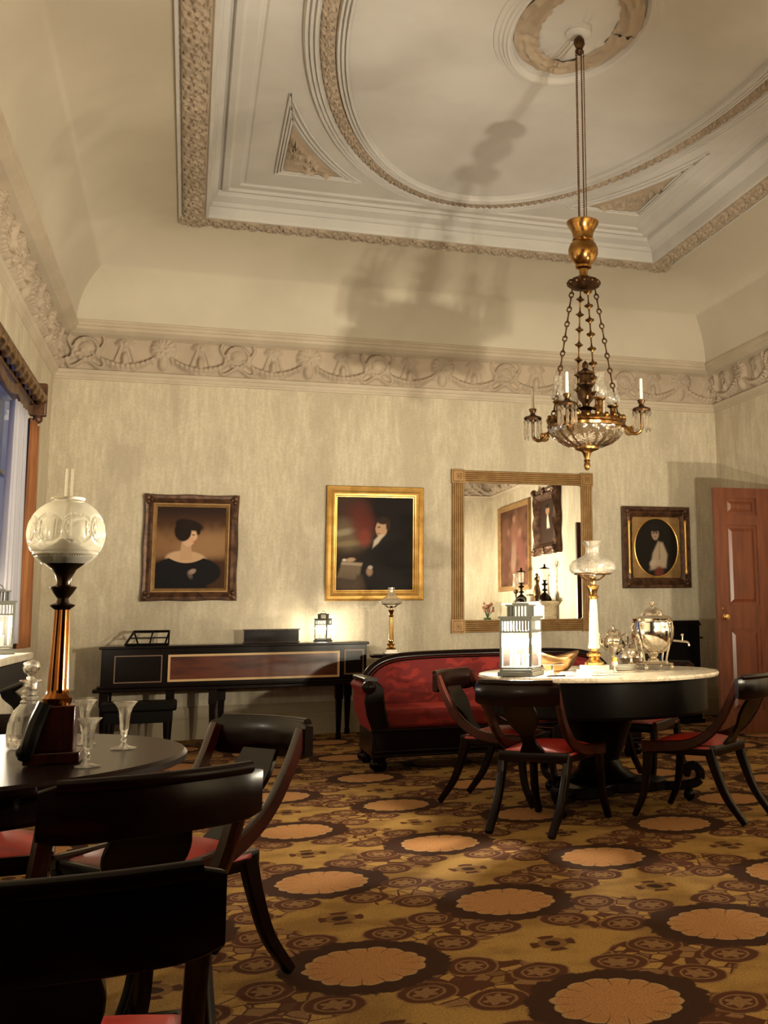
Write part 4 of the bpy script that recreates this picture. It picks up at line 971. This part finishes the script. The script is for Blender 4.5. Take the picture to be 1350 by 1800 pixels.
for label, p, f in (
    ('red seated chair between the sofa and the marble table, its back to the sofa', (1.735, 5.98), (.73, -.68)),
    ('chair at the right edge, its red seat tucked under the marble table', (2.535, 5.17), (-.62, .79)),
    ('chair behind the marble table near the barrel organ, mostly in shadow', (2.70, 6.30), (-.72, -.6)),
    ('red edged curved back chair right of the dark table, its splayed leg on the carpet', (-.045, 3.34), (-.8, -.6)),
    ('black silhouetted chair whose back overlaps the right side of the dark table', (-.175, 2.71), (-.37, .93)),
    ('dark chair at the far side of the dark round table, only its back rail showing', (-.57, 3.66), (.05, -1)),
    ('chair nearest the viewer, cut off and lost in shadow at the bottom left', (-.17, 1.84), (.0, 1))):
    copy_tree(ch0, (p[0], p[1], 0), face(*f), label)
# ---------------------------------------------------------------- marble table
t = T('round_table', 'round table with a pale marble top on a dark pedestal, carrying the silver', 'table', (2.205, 5.72, 0))
g = G(); g.lathe([(.0, .690), (.655, .690), (.672, .695), (.677, .706), (.672, .717), (.655, .7205), (.0, .7205)], seg=96, caps=False); g.done('marble_top', M['marble'], t, smooth=30)
g = G(); g.lathe([(.61, .688), (.61, .515), (.60, .50), (.57, .50), (.57, .688)], seg=72); g.done('apron', M['black'], t, smooth=30)
g = G(); g.lathe([(.16, .12), (.20, .15), (.13, .19), (.11, .24), (.15, .34), (.19, .45), (.24, .53), (.30, .60), (.30, .66)], seg=36); g.done('pedestal', M['black'], t)
g = G(); n = 72; pl = []
for i in range(n):
    a = TAU*i/n; r = .27+.10*math.cos(3*(a-math.radians(225))); pl.append((r*math.cos(a), r*math.sin(a)))
g.prism(pl, Matrix.Translation((0, 0, .07)), .06); g.done('platform_base', M['black'], t, bevel=.008)
for k in range(3):
    a = k*TAU/3+math.radians(225); c_, s_ = math.cos(a), math.sin(a); g = G()
    g.sweep([(r*c_, r*s_, z) for r, z in bezr] if False else [(p.x*c_, p.x*s_, p.z) for p in bez([(.30, 0, .09), (.42, 0, .085), (.54, 0, .10), (.565, 0, .15), (.535, 0, .19), (.49, 0, .18), (.485, 0, .145)], 6)], rsec(.05, .035, .4))
    g.ball((.50*c_, .50*s_, .036), .035, 12); g.done('scroll_foot', M['black'], t)
# things on the marble table
TZ = .7225
t = T('urn', 'large round silver hot water urn on curved legs, right of the lamp', 'urn', (2.53, 5.68, TZ))
g = G(); g.lathe([(.055, .09), (.085, .105), (.108, .14), (.122, .19), (.124, .235), (.116, .262), (.118, .270), (.104, .275)], seg=40); g.done('bowl', M['silver'], t)
g = G(); g.lathe([(.112, .272), (.115, .285), (.105, .292), (.092, .30), (.062, .304), (.060, .315), (.052, .33), (.03, .345), (.012, .35), (.008, .36), (.014, .370), (.012, .382), (0, .388)], seg=36, mod=lambda a, q: 1+.02*math.cos(a*16)*(.3 < q < .8)); g.done('lid', M['silver'], t)
for k in range(4):
    a = k*PI/2+.55; c_, s_ = math.cos(a), math.sin(a); g = G()
    g.tube([(p.x*c_, p.x*s_, p.z) for p in bez([(.132, 0, .265), (.128, 0, .22), (.118, 0, .15), (.098, 0, .09), (.088, 0, .04), (.098, 0, .030)], 5)], .006, 8); g.ball((.118*c_, .118*s_, .262), .014, 8); g.done('leg', M['silver'], t)
g = G(); g.box((0, 0, .030), (.17, .17, .012)); g.box((0, 0, .040), (.13, .13, .010)); g.done('base_plate', M['silver'], t, bevel=.003)
g = G()
for sx in (-1, 1):
    for sy in (-1, 1): g.ball((sx*.078, sy*.078, .013), .013, 10)
g.done('ball_feet', M['silver'], t)
g = G(); g.lathe([(.035, .045), (.03, .055), (.018, .065), (.028, .075), (.032, .095), (.02, .105)], seg=20); g.done('burner', M['silver'], t)
g = G(); g.tube(bez([(.10, -.06, .16), (.14, -.085, .155), (.17, -.10, .15), (.178, -.105, .128)], 5), .006, 8); g.tube([(.145, -.088, .155), (.145, -.088, .185)], .004, 6); g.ball((.145, -.088, .19), .009, 8); g.done('tap', M['silver'], t)
t = T('coffee_pot', 'tall silver coffee pot with a high spout beside the lamp column', 'pot', (2.305, 5.73, TZ+.0315+.0005))
g = G(); g.lathe([(.034, 0), (.035, .006), (.014, .018), (.010, .05), (.016, .062), (.040, .09), (.052, .125), (.050, .15), (.040, .165), (.044, .172), (.042, .178)], seg=32, mod=lambda a, q: 1+.035*math.cos(a*10)*(q > .35)); g.done('body', M['silver'], t)
g = G(); g.lathe([(.043, .178), (.036, .19), (.018, .198), (.006, .202), (.010, .212), (0, .222)], seg=24); g.done('lid', M['silver'], t)
g = G(); g.tube(bez([(-.035, 0, .085), (-.065, 0, .11), (-.080, 0, .16), (-.105, 0, .19)], 5), .010, 8, scale=[1.4-.045*i for i in range(16)]); g.done('spout', M['silver'], t)
g = G(); g.tube(bez([(.045, 0, .155), (.08, 0, .17), (.092, 0, .13), (.075, 0, .09), (.045, 0, .085)], 5), .005, 8); g.done('handle', M['silver'], t)
t = T('dinner_plate_stack', 'low stack of white plates under the coffee pot', 'plates', (2.33, 5.70, TZ), 0) if False else None
for k in range(4):
    o = T('dinner_plate', '%s white plate in the low stack under the coffee pot and creamer' % ('lowest', 'second lowest', 'second highest', 'topmost')[k], 'plate', (2.345, 5.72, TZ+k*.008), 0, 'stacked white plates')
    g = G(); g.lathe([(.0, 0), (.055, 0), (.090, .0045), (.092, .0065), (.085, .0072), (.054, .0066), (.0, .0066)], seg=36, caps=False); g.done('plate_body', M['china'], o, smooth=40)
t = T('creamer', 'little silver footed cream jug right of the coffee pot', 'jug', (2.385, 5.66, TZ+.0315+.0005))
g = G(); g.lathe([(.022, 0), (.022, .004), (.008, .012), (.007, .03), (.022, .045), (.028, .065), (.022, .08), (.026, .088)], seg=24); g.done('body', M['silver'], t)
g = G(); g.tube(bez([(-.024, 0, .05), (-.045, 0, .07), (-.05, 0, .09)], 4), .005, 6); g.tube(bez([(.024, 0, .075), (.045, 0, .078), (.042, 0, .05), (.022, 0, .048)], 4), .003, 6); g.done('handle_and_lip', M['silver'], t)
t = T('teapot', 'dull silver teapot with a dark handle between the creamer and the urn', 'teapot', (2.495, 5.93, TZ))
g = G(); g.lathe([(.05, 0), (.045, .01), (.065, .03), (.088, .06), (.085, .09), (.06, .12), (.045, .14), (.05, .145)], seg=32); g.done('body', M['silver'], t)
g = G(); g.lathe([(.048, .145), (.035, .158), (.01, .165), (.012, .175), (0, .18)], seg=24); g.done('lid', M['silver'], t)
g = G(); g.tube(bez([(-.06, 0, .06), (-.10, 0, .10), (-.10, 0, .15), (-.06, 0, .16), (-.04, 0, .13)], 5), .008, 8); g.done('handle', M['black'], t)
t = T('egg_cup', 'tiny yellow and white egg cup beside the lamp foot', 'cup', (2.225, 5.52, TZ))
g = G(); g.lathe([(.016, 0), (.015, .004), (.005, .012), (.005, .025), (.017, .035), (.020, .055), (.018, .056)], seg=20); g.done('cup', M['china'], t)
g = G(); g.ball((0, 0, .062), .016, 14, 1.25); g.done('egg', newmat('egg_yellow', (.75, .45, .10), .5)[0], t)
t = T('cake_basket', 'oval brownish silver cake basket between the lantern and the lamp', 'basket', (1.93, 5.62, TZ), .25)
g = G()
def bk(u, v):
    a = u*TAU; r = .45+.55*v; z = .012+.075*v**1.7+.030*v*math.cos(a)**2; return (.135*r*math.cos(a), .075*r*math.sin(a), z)
g.grid(48, 10, bk, wrap=True); o = g.done('body', M['basket'], t, smooth=60); s_ = o.modifiers.new('solid', 'SOLIDIFY'); s_.thickness = .003
g = G(); g.lathe([(.9, 0), (1.0, .006), (.92, .014), (.0, .014)], seg=36); [setattr(v, 'co', Vector((v.co.x*.062, v.co.y*.036, v.co.z))) for v in g.bm.verts]; g.done('foot_ring', M['basket'], t)
t = T('letter_tray', 'small silver snuffer tray leaning by the lantern', 'tray', (1.845, 5.46, TZ), .1)
g = G(); g.box((0, 0, .055), (.125, .05, .006), rx=.15); g.done('tray', M['silver'], t, bevel=.002)
g = G(); g.lathe([(.018, 0), (.018, .004), (.006, .01), (.006, .05)], seg=16); g.done('stem', M['silver'], t)
t = T('pill_box', 'tiny cream pot right of the lantern', 'pot', (1.795, 5.335, TZ)); g = G(); g.lathe([(.013, 0), (.015, .003), (.015, .024), (.013, .027), (0, .027)], seg=20); g.done('pot', M['china'], t)
t = T('napkin', 'folded white napkin lying at the front of the marble table', 'napkin', (1.87, 5.30, TZ), .1); g = G(); g.box((0, 0, .010), (.095, .06, .02), taper=.6); g.done('folded_cloth', M['cloth_white'], t, bevel=.003)
t = T('pencil', 'thin dark stick lying before the napkin', 'pencil', (1.80, 5.25, TZ), .15); g = G(); g.tube([(-.06, 0, .004), (.045, 0, .004)], .0038, 8); g.done('shaft', M['black'], t)
t = T('candle_stub', 'small upright ivory candle stub at the table edge', 'candle', (1.945, 5.27, TZ)); g = G(); g.lathe([(.0075, 0), (.0075, .038), (.004, .041), (0, .041)], seg=14); g.done('wax', M['wax'], t)
t = T('book', 'small cream booklet lying against the lamp foot', 'book', (2.015, 5.39, TZ), .3); g = G(); g.box((0, 0, .012), (.055, .04, .023)); g.done('pages', M['cloth_white'], t, bevel=.002); g = G(); g.box((0, 0, .0245), (.058, .043, .002)); g.done('cover', M['china'], t)
t = T('tray', 'thin oblong tray in front of the lamp', 'tray', (2.07, 5.27, TZ), .05); g = G(); g.box((0, 0, .003), (.17, .06, .005)); g.done('plate', M['china'], t, bevel=.002)
# ---------------------------------------------------------------- dark table in the left foreground
t = T('round_table', 'polished dark round table in the left foreground carrying the globe lamp', 'table', (-.57, 2.87, 0))
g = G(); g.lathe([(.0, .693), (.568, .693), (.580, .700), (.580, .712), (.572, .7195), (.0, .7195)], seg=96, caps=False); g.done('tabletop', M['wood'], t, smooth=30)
g = G(); g.lathe([(.52, .692), (.52, .635), (.51, .625), (.48, .625), (.48, .692)], seg=64); g.done('apron', M['wood'], t, smooth=30)
g = G(); g.lathe([(.07, .08), (.09, .11), (.06, .15), (.05, .22), (.08, .34), (.09, .42), (.07, .52), (.10, .60), (.14, .66), (.14, .69)], seg=30); g.done('pedestal', M['wood'], t)
g = G(); g.prism([((.15+.07*math.cos(3*TAU*i/60))*math.cos(TAU*i/60), (.15+.07*math.cos(3*TAU*i/60))*math.sin(TAU*i/60)) for i in range(60)], Matrix.Translation((0, 0, .06)), .06); g.done('platform_base', M['wood'], t, bevel=.008)
for k in range(3):
    g = G(); a = k*TAU/3; g.ball((.18*math.cos(a), .18*math.sin(a), .032), .032, 12); g.done('bun_foot', M['wood'], t)
TL = .7215
t = T('globe_lamp', 'tall lamp with an engraved glass globe on a fluted bronze column, left foreground', 'lamp', (-.275, 2.70, TL))
g = G(); g.box((0, 0, .0125), (.115, .115, .025)); g.box((0, 0, .075), (.085, .085, .10)); g.done('plinth', M['redwood'], t, bevel=.003)
g = G(); g.tube(bez([(-.055, -.05, .015), (-.045, -.06, .05), (-.035, -.05, .09), (-.02, -.04, .13)], 5), .016, 8); g.ball((-.055, -.055, .03), .018, 8); g.done('scroll_bracket', M['black'], t)
g = G(); g.lathe([(.030, .125), (.032, .14), (.024, .15), (.0225, .16), (.0165, .335), (.016, .34)], seg=48, mod=lambda a, q: 1-.10*abs(math.sin(a*6))*(.35 < q)); g.done('column', M['column'], t)
g = G(); g.lathe([(.016, .338), (.026, .346), (.027, .349), (.014, .354), (.012, .364), (.020, .374), (.028, .387), (.029, .390), (.016, .394), (.015, .402), (.019, .416), (.026, .430), (.045, .445), (.060, .458), (.062, .463)], seg=32); g.done('font', M['darkbronze'], t)
g = G(); R_, zc = .0845, .512
def gl(u, v):
    ph = -PI/2*.62+(PI/2*.62+PI/2*.80)*v; a = u*TAU; r = R_
    lo = (a*8/TAU) % 1-.5; dx = lo*TAU/8*math.cos(ph)*1.0; d = math.hypot(dx*1.0, (ph-.12))
    def gr(x, w_, k): return k*max(0, 1-(x/w_)**2)
    hgt = gr(d-.40, .035, .0055)+gr(d-.33, .02, .0025)+gr(abs(lo)-.26, .03, .0035)*(d < .30)+gr(ph+.55, .03, .003)+gr(ph+.66, .025, .003)*abs(math.cos(a*40))
    st_ = math.atan2(ph-.12, (((a*8/TAU+.5) % 1)-.5)*TAU/8); d2 = math.hypot((((a*8/TAU+.5) % 1)-.5)*TAU/8, ph-.12)
    hgt += .003*abs(math.cos(st_*4))*(d2 < .16)
    r -= hgt; return (r*math.cos(ph)*math.cos(a), r*math.cos(ph)*math.sin(a), zc+r*.985*math.sin(ph))
g.grid(320, 64, gl, wrap=True); g.done('glass_globe', M['globe'], t, smooth=180)
g = G(); g.tube([(.034*math.cos(TAU*i/36), .034*math.sin(TAU*i/36), .594) for i in range(36)], .0035, 6, closed=True); g.done('globe_rim', M['china'], t)
g = G(); g.lathe([(.013, .463), (.014, .53), (.0095, .56), (.009, .665)], seg=20, caps=False); g.done('chimney', M['chimney'], t)
g = G(); g.lathe([(.060, .464), (.045, .478), (.02, .492), (.014, .50)], seg=24); g.done('burner', M['darkbronze'], t)
def flute(loc, k, label):
    t = T('wine_flute', label, 'glass', loc, 0, 'cut glass wine flutes')
    g = G(); g.lathe([(r*k, z*k) for r, z in ((.029, 0), (.030, .0015), (.020, .004), (.008, .008), (.0045, .014), (.0075, .020), (.0045, .026), (.008, .033), (.0085, .038))], seg=24, mod=lambda a, q: 1+.02*math.cos(a*8)); g.done('foot', M['crystal'], t)
    g = G(); g.lathe([(r*k, z*k) for r, z in ((.0075, .038), (.010, .045), (.011, .06), (.0125, .08), (.0165, .095), (.024, .106), (.029, .110), (.0275, .110), (.0225, .105), (.0148, .094), (.0108, .08), (.009, .06), (.006, .046), (.0, .044))], seg=24, mod=lambda a, q: 1+.03*math.cos(a*8)*(q < .4), caps=False); g.done('bowl', M['crystal'], t); return t
flute((-.140, 2.905, TL), 1.02, 'wine flute standing alone to the right on the dark table')
flute((-.250, 2.700+.005, TL), 1.0, 'front wine flute close beside the globe lamp') if False else flute((-.196, 2.585, TL), .92, 'front wine flute, nearest the table edge, right of the globe lamp')
flute((-.243, 3.05, TL), 1.0, 'wine flute at the back of the dark table, behind the front one')
t = T('decanter', 'ribbed cut glass decanter with a ball stopper, left of the lamp column', 'decanter', (-.372, 3.03, TL))
g = G(); g.lathe([(.040, 0), (.046, .006), (.048, .03), (.046, .06), (.036, .09), (.020, .108), (.022, .113), (.017, .118), (.021, .125), (.016, .130), (.020, .138), (.015, .143), (.014, .158), (.026, .164), (.026, .167), (.012, .168)], seg=36, mod=lambda a, q: 1+.035*math.cos(a*14)*(q < .35)); g.done('body', M['crystal'], t)
g = G(); g.lathe([(.009, .150), (.009, .172), (.006, .176), (.016, .186), (.020, .198), (.016, .211), (.0, .218)], seg=20, mod=lambda a, q: 1+.05*math.cos(a*8)); g.done('stopper', M['crystal'], t)
# pier table at the left wall
t = T('pier_table', 'dark pier table with a white marble top below the window', 'table', (-1.03, 6.30, 0))
g = G(); g.box((0, 0, .84), (.34, 1.5, .04)); g.done('marble_top', M['marble'], t, bevel=.006)
g = G(); g.box((.0, 0, .76), (.30, 1.42, .11)); g.box((0, 0, .70), (.33, 1.46, .02)); g.done('frieze', M['black'], t, bevel=.006)
for s_ in (-1, 1):
    g = G(); g.sweep([(p.x, s_*.64, p.z) for p in bez([(.12, 0, .70), (.06, 0, .64), (.13, 0, .56), (.14, 0, .42), (.04, 0, .32), (.02, 0, .22), (.10, 0, .14)], 6)], rsec(.09, .07, .4), side=(0, 1, 0)); g.done('scroll_leg', M['black'], t)
g = G(); g.box((0, 0, .09), (.34, 1.44, .10)); g.done('plinth', M['black'], t, bevel=.006)
for sx in (-1, 1):
    for sy in (-1, 1): g = G(); g.ball((sx*.12, sy*.64, .022), .024, 10, .9); g.done('foot', M['black'], t)
# ---------------------------------------------------------------- stand with a lantern, out of view at the right
t = T('candle_stand', 'round dark candle stand at the near right, outside the picture', 'stand', (2.13, 2.95, 0))
g = G(); g.lathe([(.15, .905), (.16, .915), (.16, .925), (.15, .935), (0, .935)], seg=32); g.done('top', M['wood'], t)
g = G(); g.lathe([(.15, 0), (.15, .03), (.05, .06), (.025, .12), (.03, .5), (.02, .85), (.05, .905)], seg=20); g.done('pedestal', M['wood'], t)
lantern((2.13, 2.95, .9375), math.radians(20), 1.0, E_SIDE, 'lit lantern on the candle stand at the near right, outside the picture', skirt=.168)
t = cs = T('candle_stand', 'added slim dark candle stand against the left wall, outside the picture', 'stand', (-1.0, 3.78, 0))  # unseen stand added to carry the left fill lantern
g = G(); g.lathe([(.14, .80), (.15, .81), (.15, .82), (.14, .83), (0, .83)], seg=32); g.done('top', M['wood'], t)
g = G(); g.lathe([(.14, 0), (.14, .03), (.05, .06), (.025, .12), (.03, .5), (.02, .76), (.05, .80)], seg=20); g.done('pedestal', M['wood'], t)
lantern((-1.0, 3.78, .8325), math.radians(20), 1.0, E_FILL_LEFT, 'added fill lantern on the candle stand at the left wall, outside the picture', skirt=.165)  # added unseen fill light for the walls and ceiling
copy_tree(cs, (3.40, 4.30, 0), 0, 'added slim dark candle stand in the middle right of the room, outside the picture')  # unseen stand added under the right fill lantern
lantern((3.40, 4.30, .8325), math.radians(10), 1.0, E_FILL_RIGHT, 'added fill lantern on the candle stand right of the marble table, outside the picture', skirt=.165)  # added out of view to brighten walls and ceiling from the right
# ---------------------------------------------------------------- chandelier
CX, CY = 2.098, 5.55
t = T('chandelier', 'gilt bronze chandelier with a cut glass bowl and candle arms hanging from the ceiling rose', 'chandelier', (CX, CY, 0))
camang = -yaw
def pol(a, r): a = math.radians(a)+camang; return r*math.cos(a), r*math.sin(a)
g = G(); g.lathe([(.012, 4.47), (.03, 4.45), (.034, 4.42), (.02, 4.39), (.026, 4.37), (.01, 4.35)], seg=16); g.done('ceiling_hook', M['bronze'], t)
for a in (0, 60, 130, 200, 290):
    x, y = pol(a, .024); g = G(); n = 150; pts = []; sc_ = []
    for i in range(n): z = 4.38-(4.38-3.28)*i/(n-1); pts.append((x, y, z)); sc_.append(1.0 if i % 2 else .45)
    g.tube(pts, .0042, 5, scale=sc_); g.done('suspension_chain', M['brass'], t)
g = G(); g.lathe([(.06, 3.255), (.088, 3.29), (.094, 3.30), (.092, 3.288), (.075, 3.262), (.062, 3.235), (.058, 3.205), (.060, 3.195), (.064, 3.190), (.058, 3.184), (.076, 3.165), (.087, 3.135), (.086, 3.105), (.072, 3.075), (.05, 3.05), (.036, 3.04), (.048, 3.034), (.046, 3.022), (.028, 3.014), (.024, 2.985), (.03, 2.965)], seg=40); g.done('counterweight_urn', M['urngilt'], t)
g = G(); g.lathe([(.02, 2.975), (.05, 2.962), (.085, 2.945), (.092, 2.935), (.092, 2.92), (.075, 2.905), (.05, 2.895), (.02, 2.89)], seg=60, mod=lambda a, q: 1+.07*math.cos(a*12)); 
for k in range(12):
    x, y = pol(k*30, .088); g.ball((x, y, 2.93), .013, 6)
g.done('crown', M['bronze'], t)
for j, a in enumerate((15, 105, 195, 285)):
    x0, y0 = pol(a, .068); x1, y1 = pol(a, .198); A = Vector((x0, y0, 2.90)); B = Vector((x1, y1, 2.115)); g = G(); n = 9
    for k in range(n):
        p = A.lerp(B, k/n); q = A.lerp(B, (k+.42)/n); r = A.lerp(B, (k+.5)/n); d = (B-A).normalized(); e = A.lerp(B, (k+.62)/n)
        g.tube([p, q], .0052, 6, scale=[.8, 1.2]); g.tube([e, A.lerp(B, (k+1)/n)], .0052, 6, scale=[1.2, .8])
        if j % 2 == 0:
            o1 = Vector(pol(0, 1)+(0,)); 
            g.tube([r+o1*.012*math.cos(TAU*i/12)+d*.016*math.sin(TAU*i/12) for i in range(12)], .0045, 6, closed=True)
        else:
            MM = Matrix.Translation(r) @ d.to_track_quat('Z', 'Y').to_matrix().to_4x4()
            g.lathe([(.005, -.022), (.009, -.012), (.026, -.002), (.026, .002), (.009, .012), (.005, .022)], (0, 0, 0), 8, M=MM)
    g.done('hanging_chain', M['bronze'] if j % 2 == 0 else M['brass'], t)
g = G(); g.lathe([(.05, 1.965), (.10, 1.973), (.150, 1.995), (.187, 2.025), (.207, 2.055), (.212, 2.075)], seg=160, mod=lambda a, q: 1+.045*math.cos(a*20+q*4)*(1-q*.5), caps=False); g.done('glass_bowl', M['facet'], t)
g = G(); g.lathe([(.206, 2.070), (.218, 2.074), (.222, 2.088), (.214, 2.098), (.222, 2.108), (.214, 2.124), (.196, 2.122), (.196, 2.075)], seg=96, mod=lambda a, q: 1+.012*math.cos(a*24))
for k in range(24):
    x, y = pol(k*15, .214); g.ball((x, y, 2.124+(.008 if k % 2 else 0)), .015, 6)
g.done('bowl_rim', M['brass'], t)
g = G(); g.lathe([(.0, 1.836), (.013, 1.845), (.019, 1.86), (.017, 1.878), (.012, 1.886), (.02, 1.892), (.013, 1.90), (.024, 1.935), (.030, 1.942), (.04, 1.948), (.066, 1.957), (.07, 1.968), (.05, 1.975), (0, 1.975)], seg=32, mod=lambda a, q: 1+.05*math.cos(a*8)*(q < .6)); g.done('finial', M['brass'], t)
g = G(); g.lathe([(.19, 2.10), (.10, 2.115), (.05, 2.13), (.03, 2.15), (.028, 2.18), (.05, 2.195), (.02, 2.205), (.022, 2.22), (.046, 2.25), (.048, 2.28), (.03, 2.31), (.05, 2.325), (.052, 2.335), (.036, 2.34), (.036, 2.385), (.048, 2.39), (.050, 2.40), (.030, 2.412), (.014, 2.425), (.02, 2.44), (.016, 2.455), (0, 2.475)], seg=36); g.done('centre_stem', M['bronze'], t)
prism_me = None
for a in (160, 250, 340, 70):
    def A3(r, z, off=0): x, y = pol(a+off, r); return Vector((x, y, z))
    g = G(); g.tube(bez([A3(.205, 2.09), A3(.235, 2.065), A3(.262, 2.035), A3(.295, 2.028), A3(.322, 2.05), A3(.325, 2.09), A3(.325, 2.15)], 6), .010, 8, scale=None)
    g.tube([A3(.250+.026*math.cos(w_)*(1-w_*.07), 2.048-.026*math.sin(w_)*(1-w_*.07)) for w_ in np.linspace(-1, 7, 26)], .007, 6)
    arm = g.done('candle_arm', M['brass'], t)
    x, y = pol(a, .325)
    g = G(); g.lathe([(.006, 2.14), (.018, 2.15), (.045, 2.148), (.052, 2.158), (.046, 2.168), (.018, 2.178), (.012, 2.19), (.02, 2.205), (.022, 2.215), (.014, 2.218)], (x, y, 0), 24, mod=lambda aa, q: 1+.05*math.cos(aa*10)); g.done('drip_pan', M['bronze'], arm)
    g = G(); g.lathe([(.0095, 2.212), (.0085, 2.335), (.003, 2.34)], (x, y, 0), 14); g.done('candle', M['wax'], arm)
    for k in range(10):
        if prism_me is None:
            g = G(); g.lathe([(.001, 0), (.008, -.006), (.008, -.016), (.001, -.021)], seg=6); g.lathe([(.001, -.021), (.0065, -.030), (.0088, -.09), (.005, -.106), (.001, -.114)], seg=6)
            o = g.done('crystal_drop', M['crystal'], arm, smooth=0); prism_me = o.data
        else:
            o = bpy.data.objects.new('crystal_drop', prism_me); sc.collection.objects.link(o); o.parent = arm
        px, py = .048*math.cos(k*TAU/10), .048*math.sin(k*TAU/10); o.location = (x+px, y+py, 2.150)
for a in (25, 115, 205, 295):
    x, y = pol(a, .172)
    g = G(); g.lathe([(.03, 2.10), (.035, 2.115), (.018, 2.13), (.015, 2.145), (.017, 2.205), (.03, 2.212), (.034, 2.22), (.02, 2.224)], (x, y, 0), 20); br = g.done('oil_burner', M['brass'], t)
    g = G(); g.lathe([(.020, 2.222), (.038, 2.235), (.046, 2.258), (.042, 2.280), (.030, 2.298), (.026, 2.32), (.028, 2.365)], (x, y, 0), 24, caps=False); g.done('burner_globe', M['shade'], br)
